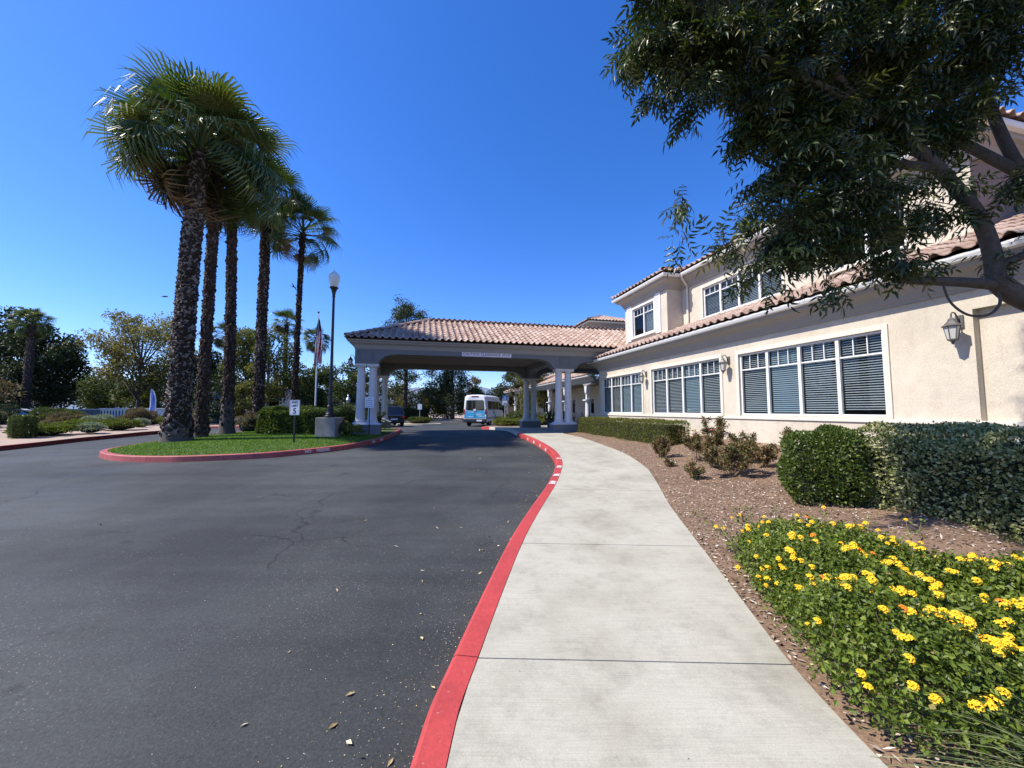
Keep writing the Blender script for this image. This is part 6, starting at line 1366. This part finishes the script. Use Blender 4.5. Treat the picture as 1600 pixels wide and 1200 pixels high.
def van():
    t = thing('passenger_van', 'white passenger van with blue rear band seen from behind through the canopy', 'van', (-3.05, 31.6, g(31.6)-.15), rad(90-14))
    # x forward, y left; length 6
    def ring(x, zb, zt, w, tum=.16, rt=.14):
        h = zt-zb; return [(x, -w, zb), (x, -w-.02, zb+h*.28), (x, -w, zb+h*.5), (x, -w+tum*.55, zt-rt), (x, -w+tum+.06, zt-.02), (x, -w*.4, zt+.03), (x, w*.4, zt+.03), (x, w-tum-.06, zt-.02), (x, w-tum*.55, zt-rt), (x, w, zb+h*.5), (x, w+.02, zb+h*.28), (x, w, zb)]
    m = MB(); loft(m, [ring(0, .42, 2.50, .93), ring(.05, .40, 2.56, .97), ring(.3, .36, 2.60, 1.0), ring(3.3, .36, 2.62, 1.0), ring(4.2, .36, 2.52, .99), ring(4.65, .36, 2.18, .97, .26), ring(5.1, .38, 1.58, .95, .2), ring(5.75, .40, 1.28, .90, .12), ring(5.95, .46, 1.05, .80, .1)])
    b = m.build('body', 'van_white', t, smooth=True)
    m = MB(); m.prism([(-.80, 1.40), (-.74, 1.34), (.74, 1.34), (.80, 1.40), (.76, 2.12), (.70, 2.17), (-.70, 2.17), (-.76, 2.12)], 0, -.022, .01); m.build('rear_window', 'car_glass', t, bevel=.004)
    m = MB(); m.box(-.014, .02, -.865, .865, .70, 1.28); m.build('blue_rear_band', 'van_blue', t, bevel=.004)
    m = MB(); m.box(-.032, -.022, -.008, .008, .72, 2.16); m.build('door_seam', 'plastic_black', t)
    m = MB()
    for (y0, y1, z) in ((-.1, .62, 1.18), (-.7, -.05, 1.02), (-.62, -.15, .93), (.1, .6, .80), (-.78, -.3, .83)):
        m.tube([(-.017, y0+(y1-y0)*k/6, z+.018*math.sin(k*1.9+y0*5)) for k in range(7)], .012, 4)
    m.build('livery_strokes', 'van_white', t)
    for s in (-1, 1):
        m = MB(); m.box(-.03, .06, s*.93-.055, s*.93+.055, 1.0, 1.42); m.build('tail_light', 'lamp_red', t, bevel=.01)
        m = MB(); m.box(-.035, .05, s*.93-.05, s*.93+.05, .78, .98); m.build('reversing_light', 'lamp_clear', t, bevel=.01)
    m = MB(); m.box(-.12, .18, -.98, .98, .38, .64); m.build('bumper', 'plastic_black', t, bevel=.03)
    m = MB(); m.box(-.136, -.122, -.66, -.20, .44, .56); m.build('number_plate', 'sign_white', t)
    m = MB(); m.box(-.05, .0, -.10, .10, 1.28, 1.44); m.build('handle_plate', 'van_white', t, bevel=.01)
    m = MB(); m.box(-.03, .03, -.30, .30, 2.46, 2.53); m.build('brake_light', 'lamp_red', t, bevel=.01)
    for s in (-1, 1):
        for (x0, x1) in ((.45, 1.55), (1.62, 2.75), (2.82, 3.6)):
            z0, z1 = 1.40, 2.10
            m = MB(); y = s*1.0; m.add([(x0, y*.987, z0), (x1, y*.987, z0), (x1, y*.945, z1), (x0, y*.945, z1), (x0, y*1.006, z0), (x1, y*1.006, z0), (x1, y*.962, z1), (x0, y*.962, z1)], [[0, 1, 2, 3], [4, 5, 6, 7], [0, 1, 5, 4], [3, 2, 6, 7], [0, 3, 7, 4], [1, 2, 6, 5]]); m.build('side_window', 'car_glass', t)
        m = MB(); y = s*1.0; m.add([(3.75, y*.987, 1.38), (4.85, y*.975, 1.38), (4.45, y*.93, 2.02), (3.75, y*.945, 2.08), (3.75, y*1.008, 1.38), (4.85, y*1.0, 1.38), (4.45, y*.955, 2.02), (3.75, y*.965, 2.08)], [[0, 1, 2, 3], [4, 5, 6, 7], [0, 1, 5, 4], [3, 2, 6, 7], [0, 3, 7, 4], [1, 2, 6, 5]]); m.build('side_window', 'car_glass', t)
        m = MB(); m.add([(.05, s*1.018, .62), (3.0, s*1.022, .62), (2.5, s*1.024, 1.0), (2.2, s*1.012, 1.30), (.05, s*.995, 1.30), (.05, s*.98, .62), (3.0, s*.98, .62), (2.5, s*.98, 1.0), (2.2, s*.97, 1.30), (.05, s*.96, 1.30)], [[0, 1, 2, 3, 4], [5, 6, 7, 8, 9], [0, 1, 6, 5], [1, 2, 7, 6], [2, 3, 8, 7], [3, 4, 9, 8], [4, 0, 5, 9]]); m.build('teal_side_band', 'van_teal', t)
        m = MB(); m.box(4.6, 4.72, s*1.03-.02, s*1.03+.16*s+.02*s, 1.35, 1.62); m.build('mirror', 'plastic_black', t, bevel=.02)
        m = MB(); m.box(.4, 5.2, s*1.0-.02, s*1.0+.02, .32, .42); m.build('sill', 'plastic_black', t)
    m = MB(); m.add([(4.30, -.80, 2.44), (4.30, .80, 2.44), (5.12, .88, 1.60), (5.12, -.88, 1.60), (4.34, -.80, 2.47), (4.34, .80, 2.47), (5.16, .88, 1.63), (5.16, -.88, 1.63)], [[0, 1, 2, 3], [4, 5, 6, 7], [0, 1, 5, 4], [1, 2, 6, 5], [2, 3, 7, 6], [3, 0, 4, 7]]); m.build('windscreen', 'car_glass', t)
    for x in (1.05, 4.75):
        for y in (-.88, .88): wheel(t, x, y, .36)
    m = MB(); m.box(.3, 5.4, -.8, .8, .28, .42); m.build('underbody', 'plastic_black', t)
van()
def car(label, x, y, rz, paint, suv=True, name='parked_car'):
    t = thing(name, label, 'car', (x, y, g(y)-.15), rz, 'parked cars beyond the drive'); H = 1.66 if suv else 1.42; bl = .95 if suv else .86
    def ring(x, zb, zt, w): h = zt-zb; return [(x, -w*.96, zb), (x, -w, zb+h*.3), (x, -w, zb+h*.7), (x, -w*.93, zt-.02), (x, -w*.6, zt+.02), (x, w*.6, zt+.02), (x, w*.93, zt-.02), (x, w, zb+h*.7), (x, w, zb+h*.3), (x, w*.96, zb)]
    m = MB(); loft(m, [ring(0, .42, bl-.1, .78), ring(.12, .30, bl, .87), ring(.6, .26, bl+.03, .92), ring(3.1, .26, bl+.02, .93), ring(4.1, .28, bl-.04, .90), ring(4.55, .34, bl-.16, .82), ring(4.68, .44, bl-.26, .70)]); m.build('body', paint, t, smooth=True)
    def gr(x, zt, w, wt): return [(x, -w, bl-.02), (x, -wt, zt-.06), (x, -wt*.85, zt), (x, wt*.85, zt), (x, wt, zt-.06), (x, w, bl-.02)]
    m = MB(); loft(m, [gr(.22, bl+.03, .83, .80), gr(.62, H-.12, .85, .70), gr(1.2, H, .86, .68), gr(2.3, H-.02, .86, .68), gr(2.9, H-.22, .86, .72), gr(3.5, bl+.03, .84, .80)]); m.build('cabin', 'car_glass', t, smooth=True)
    m = MB(); loft(m, [[(x, -w, z), (x, -w, z+.03), (x, w, z+.03), (x, w, z)] for x, w, z in ((.62, .58, H-.125), (1.2, .62, H-.005), (2.3, .62, H-.025), (2.65, .60, H-.12))]); m.build('roof_panel', paint, t, smooth=True)
    for s in (-1, 1):
        m = MB(); m.tube([(.20, s*.84, bl+.02), (.64, s*.715, H-.10), (1.2, s*.70, H-.01), (2.3, s*.70, H-.03), (2.92, s*.735, H-.22), (3.52, s*.82, bl+.02)], .028, 5); m.tube([(1.75, s*.87, bl), (1.72, s*.70, H-.02)], .03, 5); m.build('pillar', paint, t)
        m = MB(); m.box(-.01, .16, s*.72-.13, s*.72+.1, bl-.26, bl-.10); m.build('tail_light', 'lamp_red', t, bevel=.01)
        m = MB(); m.box(4.48, 4.66, s*.62-.16, s*.62+.10, bl-.34, bl-.24); m.build('headlight', 'lamp_clear', t, bevel=.01)
        m = MB(); m.box(2.95, 3.08, s*.95-.06, s*.95+.10*s+.05, bl+.02, bl+.16); m.build('mirror', paint, t, bevel=.02)
    m = MB(); m.box(-.06, .12, -.80, .80, .34, .52); m.build('rear_bumper', 'plastic_black', t, bevel=.03)
    m = MB(); m.box(4.55, 4.74, -.72, .72, .32, .50); m.build('front_bumper', 'plastic_black', t, bevel=.03)
    m = MB(); m.box(-.075, -.062, -.26, .26, .56, .67); m.build('number_plate', 'sign_white', t)
    for x in (.88, 3.72):
        for y in (-.80, .80): wheel(t, x, y, .34, .2)
    return t
car('black car parked beyond the left canopy columns', -9.3, 30.4, rad(118), 'car_black', True)
car('silver car roof showing above the hedge by the flagpole', -21.5, 36, rad(20), 'car_silver', True)
car('white car roof showing behind the hedge palm', -26.5, 37, rad(10), 'car_white', False)
car('white car partly out of the left edge', -40.5, 29.4, rad(5), 'car_white', False)
car('pale car beneath the wispy tree', -41, 48.5, rad(5), 'car_silver', False)

# distant buildings and walls
hs = thing('house', 'grey-roofed house with a white corner post glimpsed between palm trunks', 'house', (-34, 43.5, g(43)))
m = MB(); m.box(-1.4, 4.0, 0, 6, -.2, 2.5); m.build('wall', 'house_grey', hs); m = MB(); m.box(2.7, 3.2, -1.2, -.7, -.2, 3.1); m.build('post', 'house_white', hs)
m = MB(); m.prism([(-1.8, 2.5), (4.3, 2.5), (2.9, 3.4), (-.4, 3.4)], 1, -1.0, 6.5); m.build('roof', 'house_grey', hs)
m = MB(); m.prism([(-4.6, -.2), (-1.0, -.2), (3.3, 1.9), (2.9, 2.05)], 1, -2.3, -1.8); m.build('ramp_wall', 'galvanised', hs)
h2 = thing('house', 'salmon building with a low curved roof behind the yellow-green shrub tree', 'house', (-32.2, 47.5, g(47)))
m = MB(); m.box(-2.2, 2.2, 0, 5, -.2, 3.5); m.build('wall', 'house_white', h2); m = MB(); m.prism([(-2.5, 3.5), (2.5, 3.5), (2.1, 3.95), (1.2, 4.3), (0, 4.42), (-1.2, 4.3), (-2.1, 3.95)], 1, -.3, 5.3); m.build('roof', 'house_salmon', h2)
wl = thing('perimeter_wall', 'pale panelled wall with a gate beyond the left bed', 'wall', (-37.5, 36.5, g(36)))
m = MB(); m.box(-1.5, 5.0, 0, .2, -.2, 1.35); m.build('panel', 'house_white', wl)
for k in range(8): m = MB(); m.box(-1.4+k*.28, -1.36+k*.28, -.06, -.01, -.1, 1.2); m.build('picket', 'black_metal', wl)
m = MB(); m.box(-1.6, 5.1, -.08, .24, 1.352, 1.42); m.build('coping', 'house_white', wl)
w2_ = thing('perimeter_wall', 'grey-blue low wall shaded by the dark trees at far left', 'wall', (-52, 38.5, g(38)))
m = MB(); m.box(0, 11, 0, .25, -.2, 1.3); m.build('panel', 'house_grey', w2_); m = MB(); m.box(-.05, 11.05, -.05, .30, 1.302, 1.38); m.build('coping', 'house_white', w2_)
fh = thing('perimeter_wall', 'low pale building edge beyond the fountain', 'wall', (-25, 60, g(60)))
m = MB(); m.box(0, 9, 0, .4, -.2, 2.2); m.build('panel', 'house_grey', fh); m = MB(); m.box(-.1, 9.1, -.1, .5, 2.202, 2.35); m.build('coping', 'house_salmon', fh)
# two birds in the air
def bird(label, x, y, z, rz, roll):
    t = thing('bird', label, 'bird', (x, y, z), rz); t.rotation_euler = (roll, 0, rz); m = MB()
    m.tube([(-.22, 0, 0), (-.12, 0, .0), (0, 0, .01), (.10, 0, .02), (.17, 0, .03), (.22, 0, .02)], [.01, .035, .05, .045, .03, .008], 8)
    m.build('body', 'bird_dark', t, smooth=True)
    for s in (-1, 1):
        m = MB(); m.add([(.07, s*.03, .03), (-.06, s*.03, .03), (.05, s*.24, .09), (-.08, s*.22, .085), (-.05, s*.46, .05), (.06, s*.03, .015), (-.05, s*.03, .015), (.04, s*.24, .08), (-.07, s*.22, .075), (-.05, s*.45, .042)], [[0, 1, 3, 2], [2, 3, 4], [5, 6, 8, 7], [7, 8, 9], [0, 2, 7, 5], [2, 4, 9, 7], [4, 3, 8, 9], [3, 1, 6, 8]]); m.build('wing', 'bird_dark', t)
    m = MB(); m.add([(-.2, -.01, 0), (-.2, .01, 0), (-.33, .05, .005), (-.33, -.05, .005), (-.2, -.01, .008), (-.2, .01, .008)], [[0, 1, 2, 3], [4, 5, 2, 3]]); m.build('tail', 'bird_dark', t)
bird('gliding dark bird beside the stoutest palm trunk', -27.6, 30, 10.5, rad(20), .3)
bird('dark bird left of the last palm trunk', -17.4, 30, 11.3, rad(70), .9)

# ---- litter: dry leaves and specks
_o = MB(); _o.add([(-.028, 0, 0), (0, .012, .006), (.03, 0, .002), (0, -.012, .005), (0, 0, -.001)], [[0, 4, 1], [4, 2, 1], [0, 3, 4], [4, 3, 2]]); _t = _o.build('fallen_leaf', 'litter', fixn=False); LM = _t.data; bpy.data.objects.remove(_t)
r = np.random.default_rng(123)
lv = []
for _ in range(58):
    y = float(r.uniform(1.7, 13)); i = float(XL(y)); off = abs(r.normal(0, .55))+.20 if r.random() < .75 else r.uniform(.5, 6); lv.append((i-off, y))
lv += [(-.78, 1.95), (-.9, 2.25), (-1.35, 2.05), (-.62, 2.75), (-.70, 3.05), (-.45, 2.3), (-.55, 1.85)]
for k, (x, y) in enumerate(lv):
    o = bpy.data.objects.new('fallen_leaf', LM); COL.objects.link(o); o.location = (x, y, g(y)-.15+.006); o.rotation_euler = (r.normal(0, .25), r.normal(0, .25), r.uniform(0, 6.28)); s = r.uniform(.5, 1.15); o.scale = (s, s, s)
    nk = XL(y)-x < .6; tag(o, 'small dry leaf lying close against the red kerb' if nk else 'small dry leaf lying out on the open asphalt', 'leaf', 'dry leaves gathered along the red kerb' if nk else 'dry leaves scattered on the open asphalt')
# grit swept against the kerb
n = 2600; y = r.uniform(1, 15, n); x = XL(y)-.18-np.abs(r.normal(0, .28, n)); far = r.random(n) < .3; x[far] -= r.uniform(0, 5, far.sum())
leaves('grit', np.column_stack([x, y, G(y)-.147]), rdir(n)*np.array([1, 1, .1]), rdir(n)*.3+np.array([0, 0, 1]), r.uniform(.004, .011, n), r.uniform(.004, .008, n), 'litter')
n = 260; y = r.uniform(1.2, 16, n); x = XL(y)+r.random(n)*(XR(y)-XL(y)); leaves('grit', np.column_stack([x, y, G(y)+.003]), rdir(n)*np.array([1, 1, .1]), rdir(n)*.3+np.array([0, 0, 1]), r.uniform(.004, .010, n), r.uniform(.003, .006, n), 'mulch_chip')
# drain grate / patch plates on the drive
m = MB(); 
for (x, y, w, d_, a_) in ((-2.95, 1.95, .20, .035, .5), (-2.1, 1.62, .09, .03, .3), (-1.35, 1.62, .07, .025, .2)):
    n_ = 10; m.poly([(x+w*math.cos(2*math.pi*k/n_)*(1+.2*math.sin(k*2.1)), y+d_*math.sin(2*math.pi*k/n_)*(1+.3*math.sin(k*3.3)), g(y)-.146) for k in range(n_)])
struct(m.build('asphalt_stains', 'patch_tar', fixn=False))
